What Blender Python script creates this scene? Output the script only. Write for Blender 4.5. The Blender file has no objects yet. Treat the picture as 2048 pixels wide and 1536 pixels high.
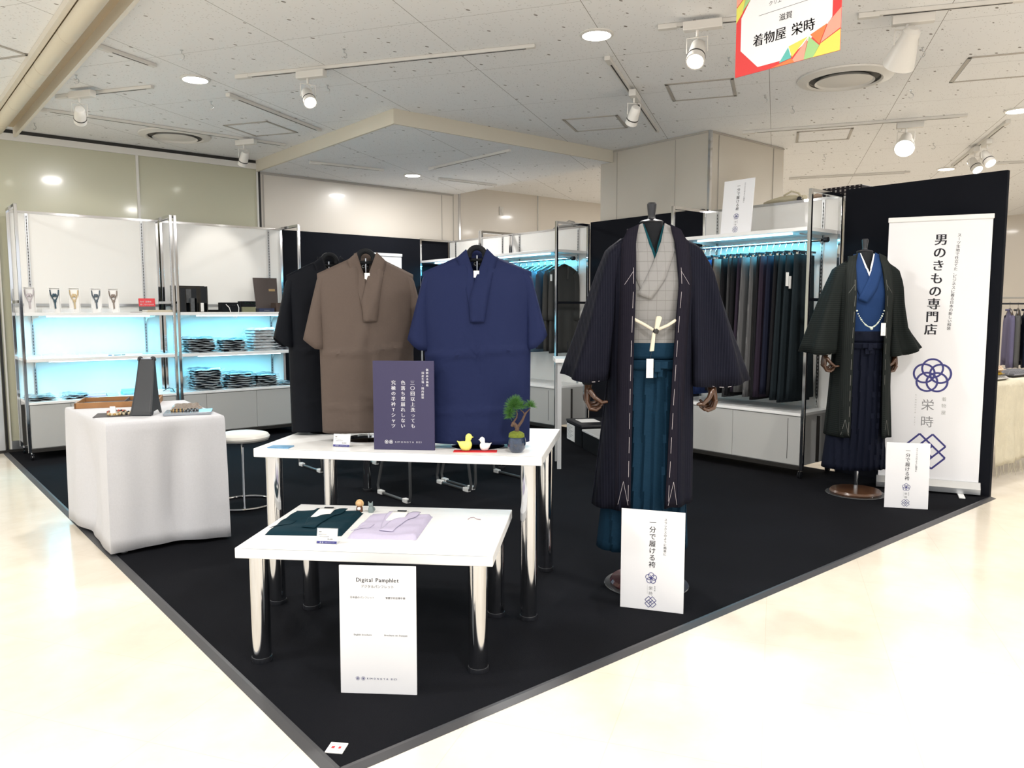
import bpy, bmesh, math, random
from mathutils import Vector, Matrix
SC = bpy.context.scene; COL = SC.collection
random.seed(7)
PI = math.pi
# ---------------------------------------------------------------- camera, world, exposure
cam = bpy.data.objects.new('camera', bpy.data.cameras.new('camera')); COL.objects.link(cam); SC.camera = cam
R3 = [(0.76613803, -0.64267516, -0.00107901), (0.06196801, 0.07220123, 0.99546322), (-0.63968155, -0.76272906, 0.09514141)]
mw = Matrix.Identity(4)
for c in range(3):
    for r in range(3): mw[r][c] = R3[c][r]
mw.translation = (0, 0, 1.36); cam.matrix_world = mw
cam.data.sensor_width = 36; cam.data.lens = 1549.18 / 2048 * 36; cam.data.clip_start = .05; cam.data.clip_end = 100
SC.view_settings.view_transform = 'Standard'; SC.view_settings.look = 'None'; SC.view_settings.gamma = 1
SC.view_settings.use_curve_mapping = False; SC.view_settings.exposure = 0.12
wd = bpy.data.worlds.new('world'); SC.world = wd; wd.use_nodes = True
wd.node_tree.nodes['Background'].inputs[0].default_value = (.97, .985, 1, 1)
wd.node_tree.nodes['Background'].inputs[1].default_value = 1.3
ZC = 3.05      # ceiling
def area(name, loc, size, power, col=(1, .975, .945), rot=(0, 0, 0), sy=None, spread=PI):
    l = bpy.data.lights.new(name, 'AREA'); l.energy = power; l.color = col; l.spread = spread
    if sy is None: l.shape = 'DISK'; l.size = size
    else: l.shape = 'RECTANGLE'; l.size = size; l.size_y = sy
    o = bpy.data.objects.new(name, l); COL.objects.link(o); o.location = loc; o.rotation_euler = rot; return o
# recessed ceiling downlights of the sales floor (the five in view get a housing further down)
DOWN = [(1.99, 5.98), (3.58, 3.455), (7.66, 2.43), (10.13, 3.94)]
for x, y in DOWN: area('downlight_beam', (x, y, ZC - .03), .2, 36)
area('downlight_beam', (5.04, 7.81, 2.90), .2, 26)
for x, y in [(-.4, 3.3), (1.3, .9), (3.2, .2), (-1.4, .6), (5.2, -.4), (-2.6, 4.6), (-1, 7.6), (7.4, .2), (9, 6.6), (12.5, 1.5), (13, 6), (.4, -1.6)]:
    area('downlight_beam', (x, y, ZC - .03), .22, 40)

# ---------------------------------------------------------------- materials
MATS = {}
def nm(name): 
    m = bpy.data.materials.new(name); m.use_nodes = True; MATS[name] = m
    return m, m.node_tree.nodes, m.node_tree.links, m.node_tree.nodes['Principled BSDF']
def mat(name, col, rough=.6, metal=0, bump=0, bscale=300, spec=.5, var=0, vscale=6, emit=None, estr=0, alpha=1, trans=0, coat=0, sheen=0, aniso=None):
    m, N, L, B = nm(name)
    B.inputs['Base Color'].default_value = (*col, 1); B.inputs['Roughness'].default_value = rough; B.inputs['Metallic'].default_value = metal
    B.inputs['Specular IOR Level'].default_value = spec; B.inputs['Coat Weight'].default_value = coat; B.inputs['Coat Roughness'].default_value = .08
    B.inputs['Sheen Weight'].default_value = sheen; B.inputs['Transmission Weight'].default_value = trans; B.inputs['Alpha'].default_value = alpha
    if emit: B.inputs['Emission Color'].default_value = (*emit, 1); B.inputs['Emission Strength'].default_value = estr
    tc = N.new('ShaderNodeTexCoord')
    if var:
        n = N.new('ShaderNodeTexNoise'); n.inputs['Scale'].default_value = vscale; n.inputs['Detail'].default_value = 4; L.new(tc.outputs['Object'], n.inputs['Vector'])
        mx = N.new('ShaderNodeMix'); mx.data_type = 'RGBA'; L.new(n.outputs[0], mx.inputs[0])
        mx.inputs[6].default_value = (*[max(0, c * (1 - var)) for c in col], 1); mx.inputs[7].default_value = (*[min(1, c * (1 + var)) for c in col], 1)
        L.new(mx.outputs[2], B.inputs['Base Color'])
    if bump:
        n = N.new('ShaderNodeTexNoise'); n.inputs['Scale'].default_value = bscale; n.inputs['Detail'].default_value = 3
        if aniso:
            mp = N.new('ShaderNodeMapping'); mp.inputs['Scale'].default_value = aniso; L.new(tc.outputs['Object'], mp.inputs[0]); L.new(mp.outputs[0], n.inputs['Vector'])
        else: L.new(tc.outputs['Object'], n.inputs['Vector'])
        b = N.new('ShaderNodeBump'); b.inputs['Strength'].default_value = bump; b.inputs['Distance'].default_value = .004 if bscale > 50 else .012; L.new(n.outputs[0], b.inputs['Height']); L.new(b.outputs[0], B.inputs['Normal'])
    return m
def stripes(name, c1, c2, axis=0, period=.01, duty=.25, rough=.8, c3=None, axis2=None, p2=.05, d2=.06, bump=.3, nz=.0):
    """cloth with woven stripes; an optional second stripe set crosses it"""
    m, N, L, B = nm(name); B.inputs['Roughness'].default_value = rough; B.inputs['Specular IOR Level'].default_value = .1
    tc = N.new('ShaderNodeTexCoord'); sp = N.new('ShaderNodeSeparateXYZ'); L.new(tc.outputs['Object'], sp.inputs[0])
    def band(ax, per, du):
        a = N.new('ShaderNodeMath'); a.operation = 'DIVIDE'; a.inputs[1].default_value = per; L.new(sp.outputs[ax], a.inputs[0])
        f = N.new('ShaderNodeMath'); f.operation = 'FRACT'; L.new(a.outputs[0], f.inputs[0])
        l = N.new('ShaderNodeMath'); l.operation = 'LESS_THAN'; l.inputs[1].default_value = du; L.new(f.outputs[0], l.inputs[0]); return l
    b1 = band(axis, period, duty); mx = N.new('ShaderNodeMix'); mx.data_type = 'RGBA'; L.new(b1.outputs[0], mx.inputs[0])
    mx.inputs[6].default_value = (*c1, 1); mx.inputs[7].default_value = (*c2, 1); out = mx.outputs[2]
    if axis2 is not None:
        b2 = band(axis2, p2, d2); m2 = N.new('ShaderNodeMix'); m2.data_type = 'RGBA'; L.new(b2.outputs[0], m2.inputs[0]); L.new(out, m2.inputs[6]); m2.inputs[7].default_value = (*c3, 1); out = m2.outputs[2]
    L.new(out, B.inputs['Base Color'])
    n = N.new('ShaderNodeTexNoise'); n.inputs['Scale'].default_value = 25; n.inputs['Detail'].default_value = 5; L.new(tc.outputs['Object'], n.inputs['Vector'])
    b = N.new('ShaderNodeBump'); b.inputs['Strength'].default_value = bump; b.inputs['Distance'].default_value = .01; L.new(n.outputs[0], b.inputs['Height']); L.new(b.outputs[0], B.inputs['Normal'])
    return m
def cloth(name, col, rough=.85, bump=.35, wr=9): 
    m = mat(name, col, rough, bump=bump, bscale=wr, spec=.12, var=.06, vscale=120, sheen=.0); return m
chrome = mat('chrome', (.62, .63, .65), .09, 1)
steel = mat('brushed_steel', (.55, .56, .57), .3, 1)
whitemel = mat('white_melamine', (.86, .86, .85), .32, spec=.5)
whitep = mat('white_panel', (.8, .79, .76), .3, spec=.5, coat=.25)
greypan = mat('cabinet_front', (.47, .47, .455), .38)
blackpl = mat('black_plastic', (.015, .016, .02), .35)
blackmat = mat('black_matt', (.008, .009, .011), .7, spec=.15)
greyst = mat('charcoal_sheet', (.03, .033, .038), .45)
whitebd = mat('white_board', (.88, .88, .9), .55)
paper = mat('white_paper', (.88, .87, .85), .6)
ink = mat('black_ink', (.02, .02, .03), .5)
inkgrey = mat('grey_ink', (.25, .25, .26), .5)
navyink = mat('navy_ink', (.035, .035, .2), .5)
whiteink = mat('white_ink', (.85, .85, .88), .5)
red = mat('red_print', (.7, .03, .04), .5)
lampglow = mat('lamp_glow', (1, 1, 1), .5, emit=(1, .98, .94), estr=14)
spotglow = mat('spot_glow', (1, 1, 1), .5, emit=(1, .96, .88), estr=9)
ledglow = mat('led_strip', (1, 1, 1), .5, emit=(.62, .88, 1), estr=6)
fixture = mat('fixture_white', (.74, .72, .68), .4)
beam_m = mat('fascia_cream', (.72, .67, .56), .55, bump=.05, bscale=60)
cream = mat('wall_cream', (.72, .67, .6), .3, var=.03, vscale=1.5, coat=.15, bump=.02, bscale=30)
greenish = mat('wall_olive_panel', (.55, .54, .41), .22, var=.05, vscale=1.2, coat=.4)
darktrim = mat('dark_trim', (.02, .018, .016), .4)
partmat = mat('black_partition_cloth', (.008, .009, .013), .85, spec=.1, bump=.2, bscale=500, var=.15, vscale=3)
wood = mat('brown_wood', (.1, .045, .022), .28, var=.35, vscale=14, coat=.3)
woodhand = mat('hand_wood', (.075, .032, .015), .28, var=.3, vscale=30, coat=.4)
plasticwrap = mat('clear_wrap', (.7, .8, .9), .12, alpha=.26, spec=.8, bump=.8, bscale=30, var=.3, vscale=30)
def floor_mat():
    m, N, L, B = nm('vinyl_floor'); B.inputs['Roughness'].default_value = .16; B.inputs['Specular IOR Level'].default_value = .45
    tc = N.new('ShaderNodeTexCoord'); n = N.new('ShaderNodeTexNoise'); n.inputs['Scale'].default_value = 2.2; n.inputs['Detail'].default_value = 8; n.inputs['Roughness'].default_value = .65; L.new(tc.outputs['Object'], n.inputs['Vector'])
    r = N.new('ShaderNodeValToRGB'); r.color_ramp.elements[0].position = .3; r.color_ramp.elements[0].color = (.74, .66, .54, 1); r.color_ramp.elements[1].position = .7; r.color_ramp.elements[1].color = (.86, .79, .68, 1); L.new(n.outputs[0], r.inputs[0])
    mp = N.new('ShaderNodeMapping'); mp.inputs['Rotation'].default_value[2] = math.radians(-31.3); L.new(tc.outputs['Object'], mp.inputs[0])
    bk = N.new('ShaderNodeTexBrick'); bk.offset = 0; bk.inputs['Scale'].default_value = 1; bk.inputs['Brick Width'].default_value = .46; bk.inputs['Row Height'].default_value = .46; bk.inputs['Mortar Size'].default_value = .0012
    bk.inputs['Color1'].default_value = (1, 1, 1, 1); bk.inputs['Color2'].default_value = (.985, .982, .975, 1); bk.inputs['Mortar'].default_value = (.9, .87, .82, 1); L.new(mp.outputs[0], bk.inputs['Vector'])
    mx = N.new('ShaderNodeMix'); mx.data_type = 'RGBA'; mx.blend_type = 'MULTIPLY'; mx.inputs[0].default_value = 1; L.new(r.outputs[0], mx.inputs[6]); L.new(bk.outputs[0], mx.inputs[7]); L.new(mx.outputs[2], B.inputs['Base Color'])
    n2 = N.new('ShaderNodeTexNoise'); n2.inputs['Scale'].default_value = 7; L.new(tc.outputs['Object'], n2.inputs['Vector'])
    b = N.new('ShaderNodeBump'); b.inputs['Strength'].default_value = .12; b.inputs['Distance'].default_value = .004; L.new(n2.outputs[0], b.inputs['Height']); L.new(b.outputs[0], B.inputs['Normal'])
    return m
def ceil_mat():
    m, N, L, B = nm('mineral_tile'); B.inputs['Roughness'].default_value = .85; B.inputs['Specular IOR Level'].default_value = .2
    tc = N.new('ShaderNodeTexCoord'); sp = N.new('ShaderNodeSeparateXYZ'); 
    geo = N.new('ShaderNodeNewGeometry')
    mp = N.new('ShaderNodeMapping'); mp.inputs['Rotation'].default_value[2] = math.radians(-31.3); L.new(geo.outputs['Position'], mp.inputs[0]); L.new(mp.outputs[0], sp.inputs[0])
    def mth(op, a, b=None):
        k = N.new('ShaderNodeMath'); k.operation = op
        if isinstance(a, (int, float)): k.inputs[0].default_value = a
        else: L.new(a, k.inputs[0])
        if b is not None:
            if isinstance(b, (int, float)): k.inputs[1].default_value = b
            else: L.new(b, k.inputs[1])
        return k.outputs[0]
    def seam(o, off, per, w):
        f = mth('FRACT', mth('DIVIDE', mth('SUBTRACT', o, off), per)); return mth('LESS_THAN', f, w / per)
    s = mth('MAXIMUM', seam(sp.outputs[1], .09, .972, .0035), seam(sp.outputs[0], 4.328, .972, .002))
    def specks(scale, stretch, th, keep):
        q = N.new('ShaderNodeMapping'); q.inputs['Rotation'].default_value[2] = math.radians(-31.3); q.inputs['Scale'].default_value = stretch; L.new(geo.outputs['Position'], q.inputs[0])
        v = N.new('ShaderNodeTexVoronoi'); v.inputs['Scale'].default_value = scale; L.new(q.outputs[0], v.inputs['Vector'])
        sc = N.new('ShaderNodeSeparateColor'); L.new(v.outputs['Color'], sc.inputs[0])
        return mth('MULTIPLY', mth('LESS_THAN', v.outputs['Distance'], th), mth('LESS_THAN', sc.outputs[0], keep))
    big = specks(8, (1, 1.8, 1), .12, .55); fine = specks(36, (1, 2.6, 1), .2, .4); thin = specks(24, (2.6, .8, 1), .14, .2)
    k1 = N.new('ShaderNodeMix'); k1.data_type = 'RGBA'; k1.inputs[6].default_value = (.88, .885, .89, 1); k1.inputs[7].default_value = (.56, .55, .54, 1); L.new(mth('MAXIMUM', fine, thin), k1.inputs[0])
    k2 = N.new('ShaderNodeMix'); k2.data_type = 'RGBA'; L.new(k1.outputs[2], k2.inputs[6]); k2.inputs[7].default_value = (.24, .22, .2, 1); L.new(mth('MAXIMUM', s, big), k2.inputs[0])
    L.new(k2.outputs[2], B.inputs['Base Color']); return m
M_floor = floor_mat(); M_ceil = ceil_mat()
carpetm = mat('carpet_black', (.0075, .008, .0105), .95, bump=.6, bscale=900, spec=.08, var=.35, vscale=2.2)
edgem = mat('carpet_edging', (.055, .055, .06), .4)

# ---------------------------------------------------------------- mesh builder
_glyph = {}
def glyph(ch, bold, res=3):
    k = (ch, bold)
    if k not in _glyph:
        c = bpy.data.curves.new('glyph', 'FONT'); c.body = ch; c.resolution_u = res; c.align_x = 'CENTER'
        o = bpy.data.objects.new('glyph', c); COL.objects.link(o); dg = bpy.context.evaluated_depsgraph_get()
        m = bpy.data.meshes.new_from_object(o.evaluated_get(dg)); 
        V0 = [(v.co.x, v.co.y) for v in m.vertices]; F0 = [tuple(p.vertices) for p in m.polygons]; V1, F1 = [], []
        for dx, dy in (((-bold * 1.3, 0), (0, 0), (bold * 1.3, 0)) if bold > .004 else ((0, 0),)):       # horizontal spread: thick stems, thin bars
            F1 += [tuple(i + len(V1) for i in f) for f in F0]; V1 += [(x + dx, y + dy) for x, y in V0]
        _glyph[k] = (V1, F1, (max(v.co.x for v in m.vertices) - min(v.co.x for v in m.vertices)) if len(m.vertices) else .3)
        bpy.data.objects.remove(o); bpy.data.curves.remove(c); bpy.data.meshes.remove(m)
    return _glyph[k]
class G:
    def __init__(s): s.v = []; s.f = []; s.m = []; s.mi = 0
    def add(s, vs, fs):
        b = len(s.v); s.v += [tuple(v) for v in vs]; s.f += [tuple(b + i for i in f) for f in fs]; s.m += [s.mi] * len(fs); return s
    def box(s, c, d, rz=0, rx=0, ry=0):
        R = Matrix.Rotation(rz, 3, 'Z') @ Matrix.Rotation(ry, 3, 'Y') @ Matrix.Rotation(rx, 3, 'X'); C = Vector(c); vs = []
        for i in (-1, 1):
            for j in (-1, 1):
                for k in (-1, 1): vs.append(C + R @ Vector((i * d[0] / 2, j * d[1] / 2, k * d[2] / 2)))
        return s.add(vs, [(0, 1, 3, 2), (4, 6, 7, 5), (0, 4, 5, 1), (2, 3, 7, 6), (0, 2, 6, 4), (1, 5, 7, 3)])
    def lo(s, a, b): return s.box([(a[i] + b[i]) / 2 for i in range(3)], [abs(b[i] - a[i]) for i in range(3)])
    def rings(s, rs, cap0=True, cap1=True, closed=True):
        n = len(rs[0]); vs = [p for r in rs for p in r]; fs = []
        for i in range(len(rs) - 1):
            for j in range(n if closed else n - 1):
                k = (j + 1) % n; fs.append((i * n + j, i * n + k, (i + 1) * n + k, (i + 1) * n + j))
        if cap0 and closed: fs.append(tuple(range(n))[::-1])
        if cap1 and closed: fs.append(tuple((len(rs) - 1) * n + j for j in range(n)))
        return s.add(vs, fs)
    def axis(s, p0, p1, prof, n=20, caps=True):
        """revolve prof [(t, r)] about the line p0-p1, t in metres from p0"""
        p0 = Vector(p0); d = (Vector(p1) - p0).normalized(); a = d.orthogonal().normalized(); b = d.cross(a)
        return s.rings([[p0 + d * t + (a * math.cos(2 * PI * j / n) + b * math.sin(2 * PI * j / n)) * max(r, 1e-5) for j in range(n)] for t, r in prof], caps, caps)
    def cyl(s, p0, p1, r, r2=None, n=20):
        l = (Vector(p1) - Vector(p0)).length; return s.axis(p0, p1, [(0, r), (l, r if r2 is None else r2)], n)
    def cap(s, p0, p1, r0, r1, n=12):
        l = (Vector(p1) - Vector(p0)).length; pr = [(-r0 * math.cos(k * PI / 8), r0 * math.sin(k * PI / 8)) for k in range(5)] + [(l + r1 * math.sin(k * PI / 8), r1 * math.cos(k * PI / 8)) for k in range(5)]
        return s.axis(p0, p1, pr, n)
    def lathe(s, prof, c=(0, 0), n=32, caps=True): return s.axis((c[0], c[1], 0), (c[0], c[1], 1), [(z, r) for r, z in prof], n, caps)
    def tube(s, pts, r, n=8, closed=False):
        P = [Vector(p) for p in pts]; rs = []; a = None
        for i, p in enumerate(P):
            q0 = P[i - 1] if (i or closed) else p; q1 = P[(i + 1) % len(P)] if (i < len(P) - 1 or closed) else p
            d = (q1 - q0).normalized(); a = (d.orthogonal() if a is None else a - d * a.dot(d)).normalized(); b = d.cross(a)
            rs.append([p + (a * math.cos(2 * PI * j / n) + b * math.sin(2 * PI * j / n)) * r for j in range(n)])
        if closed: rs.append(rs[0])
        return s.rings(rs, not closed, not closed)
    def sheet(s, fn, nu, nv):
        vs = [fn(i / nu, j / nv) for j in range(nv + 1) for i in range(nu + 1)]; w = nu + 1
        return s.add(vs, [(j * w + i, j * w + i + 1, (j + 1) * w + i + 1, (j + 1) * w + i) for j in range(nv) for i in range(nu)])
    def prism(s, poly, y0, y1, f=lambda x, y, z: (x, y, z)):
        n = len(poly); vs = [f(x, y0, z) for x, z in poly] + [f(x, y1, z) for x, z in poly]
        return s.add(vs, [tuple(range(n)), tuple(range(2 * n - 1, n - 1, -1))] + [(i, n + i, n + (i + 1) % n, (i + 1) % n) for i in range(n)])
    def ball(s, c, r, n=12, sq=(1, 1, 1)):
        rs = []
        for i in range(n // 2 + 1):
            t = PI * i / (n // 2); rs.append([(c[0] + sq[0] * r * math.sin(t) * math.cos(2 * PI * j / n) + 1e-6 * j, c[1] + sq[1] * r * math.sin(t) * math.sin(2 * PI * j / n), c[2] - sq[2] * r * math.cos(t)) for j in range(n)])
        return s.rings(rs)
    def word(s, t, size, x, z, y=0, bold=.008, sx=1, gap=1.0):
        """one line of writing centred on x, in the XZ plane, seen from -Y"""
        ws = [(glyph(c, bold)[2] * sx + .12 if ord(c) < 0x2000 and c != ' ' else (.4 if c == ' ' else sx)) * gap for c in t]; tot = sum(ws); cx = -tot / 2
        for c, w in zip(t, ws):
            if c != ' ':
                vs, fs, _ = glyph(c, bold); s.add([(x + (cx + w / 2 + vx * sx) * size, y, z + (vy - .36) * size) for vx, vy in vs], fs)
            cx += w
        return s
    def column(s, t, size, x, z, y=0, bold=.008, pitch=1.05, dx=0):
        """vertical writing from the top z downwards"""
        for i, c in enumerate(t):
            if c == ' ': continue
            vs, fs, _ = glyph(c, bold); cz = z - (i + .5) * size * pitch
            if c in 'ー': vs = [((vy - .36), -(vx) + .36) for vx, vy in vs]
            s.add([(x + dx * i + vx * size, y, cz + (vy - .36) * size) for vx, vy in vs], fs)
        return s
    def ringmark(s, x, z, R, w, y=0, n=40):
        """flat ring of radius R and line width w in the XZ plane"""
        rs = [[(x + q * math.cos(2 * PI * j / n), y, z + q * math.sin(2 * PI * j / n)) for j in range(n)] for q in (R - w / 2, R + w / 2)]
        return s.rings(rs, False, False)
    def flower(s, x, z, D, y=0):
        r = D * .225; o = D * .255
        for k in range(5):
            a = PI / 2 + k * 2 * PI / 5; s.ringmark(x + o * math.cos(a), z + o * math.sin(a), r, D * .05, y - .0003 * k)
        return s
    def line(s, a, b, w, y=0):
        d = Vector((b[0] - a[0], b[1] - a[1])); p = Vector((-d.y, d.x)).normalized() * w / 2
        return s.add([(a[0] + p.x, y, a[1] + p.y), (a[0] - p.x, y, a[1] - p.y), (b[0] - p.x, y, b[1] - p.y), (b[0] + p.x, y, b[1] + p.y)], [(0, 1, 2, 3)])
    def lattice(s, x, z, D, y=0):
        q = D * .165; h = D * .335; w = D * .05
        for i, (sx, sz) in enumerate(((1, 1), (-1, 1), (1, -1), (-1, -1))):
            cx, cz = x + sx * q, z + sz * q; P = [(cx, cz + h), (cx + h, cz), (cx, cz - h), (cx - h, cz)]
            for k in range(4): s.line(P[k], P[(k + 1) % 4], w, y - .0003 * i)
        return s
    def build(s, name, m, parent=None, loc=(0, 0, 0), rz=0, smooth=True, ang=35, bevel=0, solid=0, sub=0, off=-1, label=None, cat=None, group=None, kind=None):
        me = bpy.data.meshes.new(name); me.from_pydata(s.v, [], s.f); me.update()
        for q in (m if isinstance(m, (list, tuple)) else [m]): me.materials.append(q)
        me.polygons.foreach_set('material_index', s.m)
        bm = bmesh.new(); bm.from_mesh(me)
        if not solid: bmesh.ops.remove_doubles(bm, verts=bm.verts, dist=1e-6)
        if len(bm.faces) < 60000 and not solid: bmesh.ops.recalc_face_normals(bm, faces=bm.faces)
        bm.to_mesh(me); bm.free()
        if smooth:
            me.polygons.foreach_set('use_smooth', [True] * len(me.polygons)); me.set_sharp_from_angle(angle=math.radians(ang))
        o = bpy.data.objects.new(name, me); COL.objects.link(o); o.location = loc; o.rotation_euler = (0, 0, rz)
        if parent: o.parent = parent
        if solid: k = o.modifiers.new('s', 'SOLIDIFY'); k.thickness = solid; k.offset = off
        if bevel: k = o.modifiers.new('b', 'BEVEL'); k.width = bevel; k.segments = 2; k.limit_method = 'ANGLE'
        if sub: k = o.modifiers.new('u', 'SUBSURF'); k.levels = sub; k.render_levels = sub
        return tag(o, label, cat, group, kind)
def tag(o, label=None, cat=None, group=None, kind=None):
    if label: o['label'] = label
    if cat: o['category'] = cat
    if group: o['group'] = group
    if kind: o['kind'] = kind
    return o
def thing(name, label, cat, loc=(0, 0, 0), rz=0, group=None):
    o = bpy.data.objects.new(name, None); COL.objects.link(o); o.location = loc; o.rotation_euler = (0, 0, rz); o.empty_display_size = .05
    return tag(o, label, cat, group)
def copy_tree(o, parent=None):
    c = o.copy(); COL.objects.link(c)
    if parent: c.parent = parent
    for ch in list(o.children): copy_tree(ch, c)
    return c
def B(name, a, b, m, parent=None, bevel=0, **k): return G().lo(a, b).build(name, m, parent, bevel=bevel, smooth=False, **k)
ORD = ['first', 'second', 'third', 'fourth', 'fifth', 'sixth', 'seventh', 'eighth', 'ninth', 'tenth', 'eleventh', 'twelfth', 'thirteenth', 'fourteenth', 'fifteenth', 'sixteenth', 'seventeenth', 'eighteenth', 'nineteenth', 'twentieth']
FR = math.radians(-40)     # most displays face the shopper standing at the carpet corner

# ---------------------------------------------------------------- setting
S = dict(kind='structure')
B('floor', (-6, -6, -.1), (18, 14, 0), M_floor, **S)
B('ceiling', (-6, -6, ZC), (18, 14, ZC + .1), M_ceil, **S)
B('wall_left', (-6, 8.75, 0), (3.565, 8.85, ZC - .035), greenish, **S)
B('trim_1', (-6, 8.742, ZC - .035), (3.59, 8.86, ZC - .001), darktrim, **S)
g = G(); g.lo((3.565, 8.735, 0), (3.59, 8.86, ZC - .035)); g.lo((-6, 8.72, 0), (3.565, 8.748, .03)); g.lo((1.0, 8.738, 0), (1.02, 8.749, ZC - .05)); g.build('trim_2', darktrim, smooth=False, **S)
g = G(); g.lo((-6, 8.73, ZC - .1), (3.56, 8.749, ZC - .036)); g.lo((2.275, 8.735, .03), (2.3, 8.749, ZC - .1)); g.lo((3.545, 8.735, .03), (3.564, 8.749, ZC - .1)); g.lo((1.03, 8.735, .03), (1.045, 8.749, ZC - .1)); g.build('trim_3', fixture, smooth=False, **S)
B('baseboard_left', (1.045, 8.728, .03), (3.56, 8.749, .11), steel, **S)
B('door_1', (.0, 8.715, .03), (.99, 8.748, 1.62), mat('grey_door_panel', (.52, .53, .54), .35), **S)
B('wall_back', (3.59, 8.75, 0), (6.38, 8.85, 2.95), cream, **S)
g = G(); g.lo((3.62, 8.742, .1), (3.632, 8.7495, 2.9)); g.lo((6.1, 8.742, .1), (6.106, 8.7495, 2.9)); g.lo((3.59, 8.74, 2.905), (6.3, 8.7495, 2.925)); g.lo((6.29, 8.739, .1), (6.295, 8.7495, 2.93)); g.build('trim_4', mat('trim_cream_grey', (.45, .42, .38), .5), smooth=False, **S)
B('wall_rear', (6.41, 8.75, 0), (17, 8.85, ZC), cream, **S)
g = G(); g.lo((6.38, 8.735, 0), (6.41, 8.85, ZC)); g.lo((7.83, 8.742, 0), (7.85, 8.749, ZC)); g.build('trim_5', chrome, smooth=False, **S)
g = G(); g.lo((7.1, 8.735, 2.71), (7.17, 8.749, 2.83)); g.lo((7.12, 8.728, 2.745), (7.15, 8.735, 2.795)); g.build('light_switch', fixture, smooth=False, bevel=.003, label='cream wall switch plate high on the wall behind the hanging jackets', cat='switch')
B('wall_far', (16, -6, 0), (16.1, 14, ZC), cream, **S)
B('wall_right', (6.3, -6.1, 0), (18, -6, ZC), cream, **S)
# pillar behind the black partition
B('wall_pillar', (6.26, 4.55, 0), (7.55, 5.96, ZC - .001), mat('pillar_cream', (.58, .54, .47), .3, coat=.2, var=.02, vscale=2), **S)
g = G(); g.lo((6.25, 4.535, 0), (6.285, 4.56, ZC - .002)); g.build('trim_6', chrome, smooth=False, **S)
g = G(); g.lo((6.252, 4.56, ZC - .02), (6.262, 5.96, ZC - .012)); g.lo((6.254, 4.95, 0), (6.262, 4.953, ZC - .03)); g.lo((6.254, 5.72, 0), (6.262, 5.724, ZC - .03)); g.lo((6.4, 4.542, 0), (6.403, 4.552, ZC - .03)); g.lo((7.35, 4.542, 0), (7.353, 4.552, ZC - .03)); g.lo((6.285, 4.541, ZC - .02), (7.55, 4.552, ZC - .01)); g.build('trim_7', MATS['trim_cream_grey'], smooth=False, **S)
# lowered ceiling bay with cream fascia
B('ceiling_bay', (3.56, 5.79, 2.93), (6.34, 8.75, 2.95), M_ceil, **S)
g = G(); g.lo((3.545, 5.775, 2.925), (3.57, 8.75, ZC - .001)); g.lo((3.57, 5.775, 2.925), (6.255, 5.8, ZC - .001)); g.build('trim_8', beam_m, smooth=False, **S)
# fire-shutter slot running along the ceiling at the left
g = G(); g.lo((.96, -2, ZC - .045), (.99, 8.4, ZC - .002)); g.lo((1.19, -2, ZC - .09), (1.215, 8.6, ZC - .002)); g.build('trim_9', mat('slot_frame', (.74, .69, .6), .45), smooth=False, **S)
B('trim_10', (.99, -2, ZC - .012), (1.19, 8.55, ZC - .002), mat('slot_soffit', (.52, .42, .29), .6), **S)
g = G(); g.cyl((1.04, -2, ZC - .075), (1.04, 8.38, ZC - .075), .052, n=24)
for yy in (4.4, 5.3, 6.1, 6.5, 7.3, 8.0): g.cyl((1.04, yy, ZC - .075), (1.04, yy + .012, ZC - .075), .0535, n=24)
g.build('ceiling_pipe', mat('pipe_lagging', (.66, .6, .48), .6, bump=.3, bscale=60), label='thick cream tube running along the slot in the ceiling at upper left', cat='pipe')
# carpet with edging
cp = thing('carpet', 'large black carpet laid on the cream floor under the whole display', 'carpet', (0, 0, 0))
B('pile', (1.01, 2.0, .0005), (6.2, 8.71, .006), carpetm, cp)
def ramp(p0, p1, nrm, w=.042, h=.009):
    p0, p1, nrm = Vector(p0), Vector(p1), Vector(nrm); q = G()
    q.rings([[p - nrm * .004 + Vector((0, 0, .0)), p + Vector((0, 0, h)), p + nrm * w * .3 + Vector((0, 0, h)), p + nrm * w + Vector((0, 0, .001)), p + nrm * w] for p in (p0, p1)])
    return q.build('edging', edgem, cp, smooth=False)
ramp((1.01, 1.958, 0), (1.01, 8.7, 0), (-1, 0, 0)); ramp((.968, 2.0, 0), (6.2, 2.0, 0), (0, -1, 0))

# ---------------------------------------------------------------- ceiling fittings
def tr(x, y): return x * 1.012, y * 1.012
A31 = math.radians(31.3)
def track(p, q, label, z=ZC, w=.034):
    (x0, y0), (x1, y1) = p, q; l = math.hypot(x1 - x0, y1 - y0); t = thing('lighting_track', label, 'lighting track', ((x0 + x1) / 2, (y0 + y1) / 2, z), math.atan2(y1 - y0, x1 - x0), 'lighting tracks on the ceiling')
    g = G(); g.lo((-l / 2, -w / 2, -.024), (l / 2, w / 2, -.001)); g.build('rail', fixture, t, smooth=False, bevel=.002)
    B('slot', (-l / 2 + .12, -.005, -.0255), (l / 2 - .06, .005, -.0242), darktrim, t); B('end_cap', (-l / 2 - .012, -w / 2 - .003, -.03), (-l / 2 + .1, w / 2 + .003, -.001), fixture, t, bevel=.003)
    return t
track(tr(1.242, 5.538), tr(1.647, 5.743), 'short white lighting track beside the ceiling slot at upper left')
track(tr(1.289, 7.034), tr(1.776, 6.279), 'white lighting track at far left carrying one spotlight')
track(tr(1.2, 7.56), tr(3.396, 7.6), 'long white lighting track running parallel to the left shelving')
track(tr(2.288, 6.131), tr(3.372, 6.784), 'white lighting track beside the left square ceiling hatch')
track(tr(2.17, 5.63), tr(3.37, 3.788), 'long white lighting track crossing the ceiling left of the middle downlight')
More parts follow.
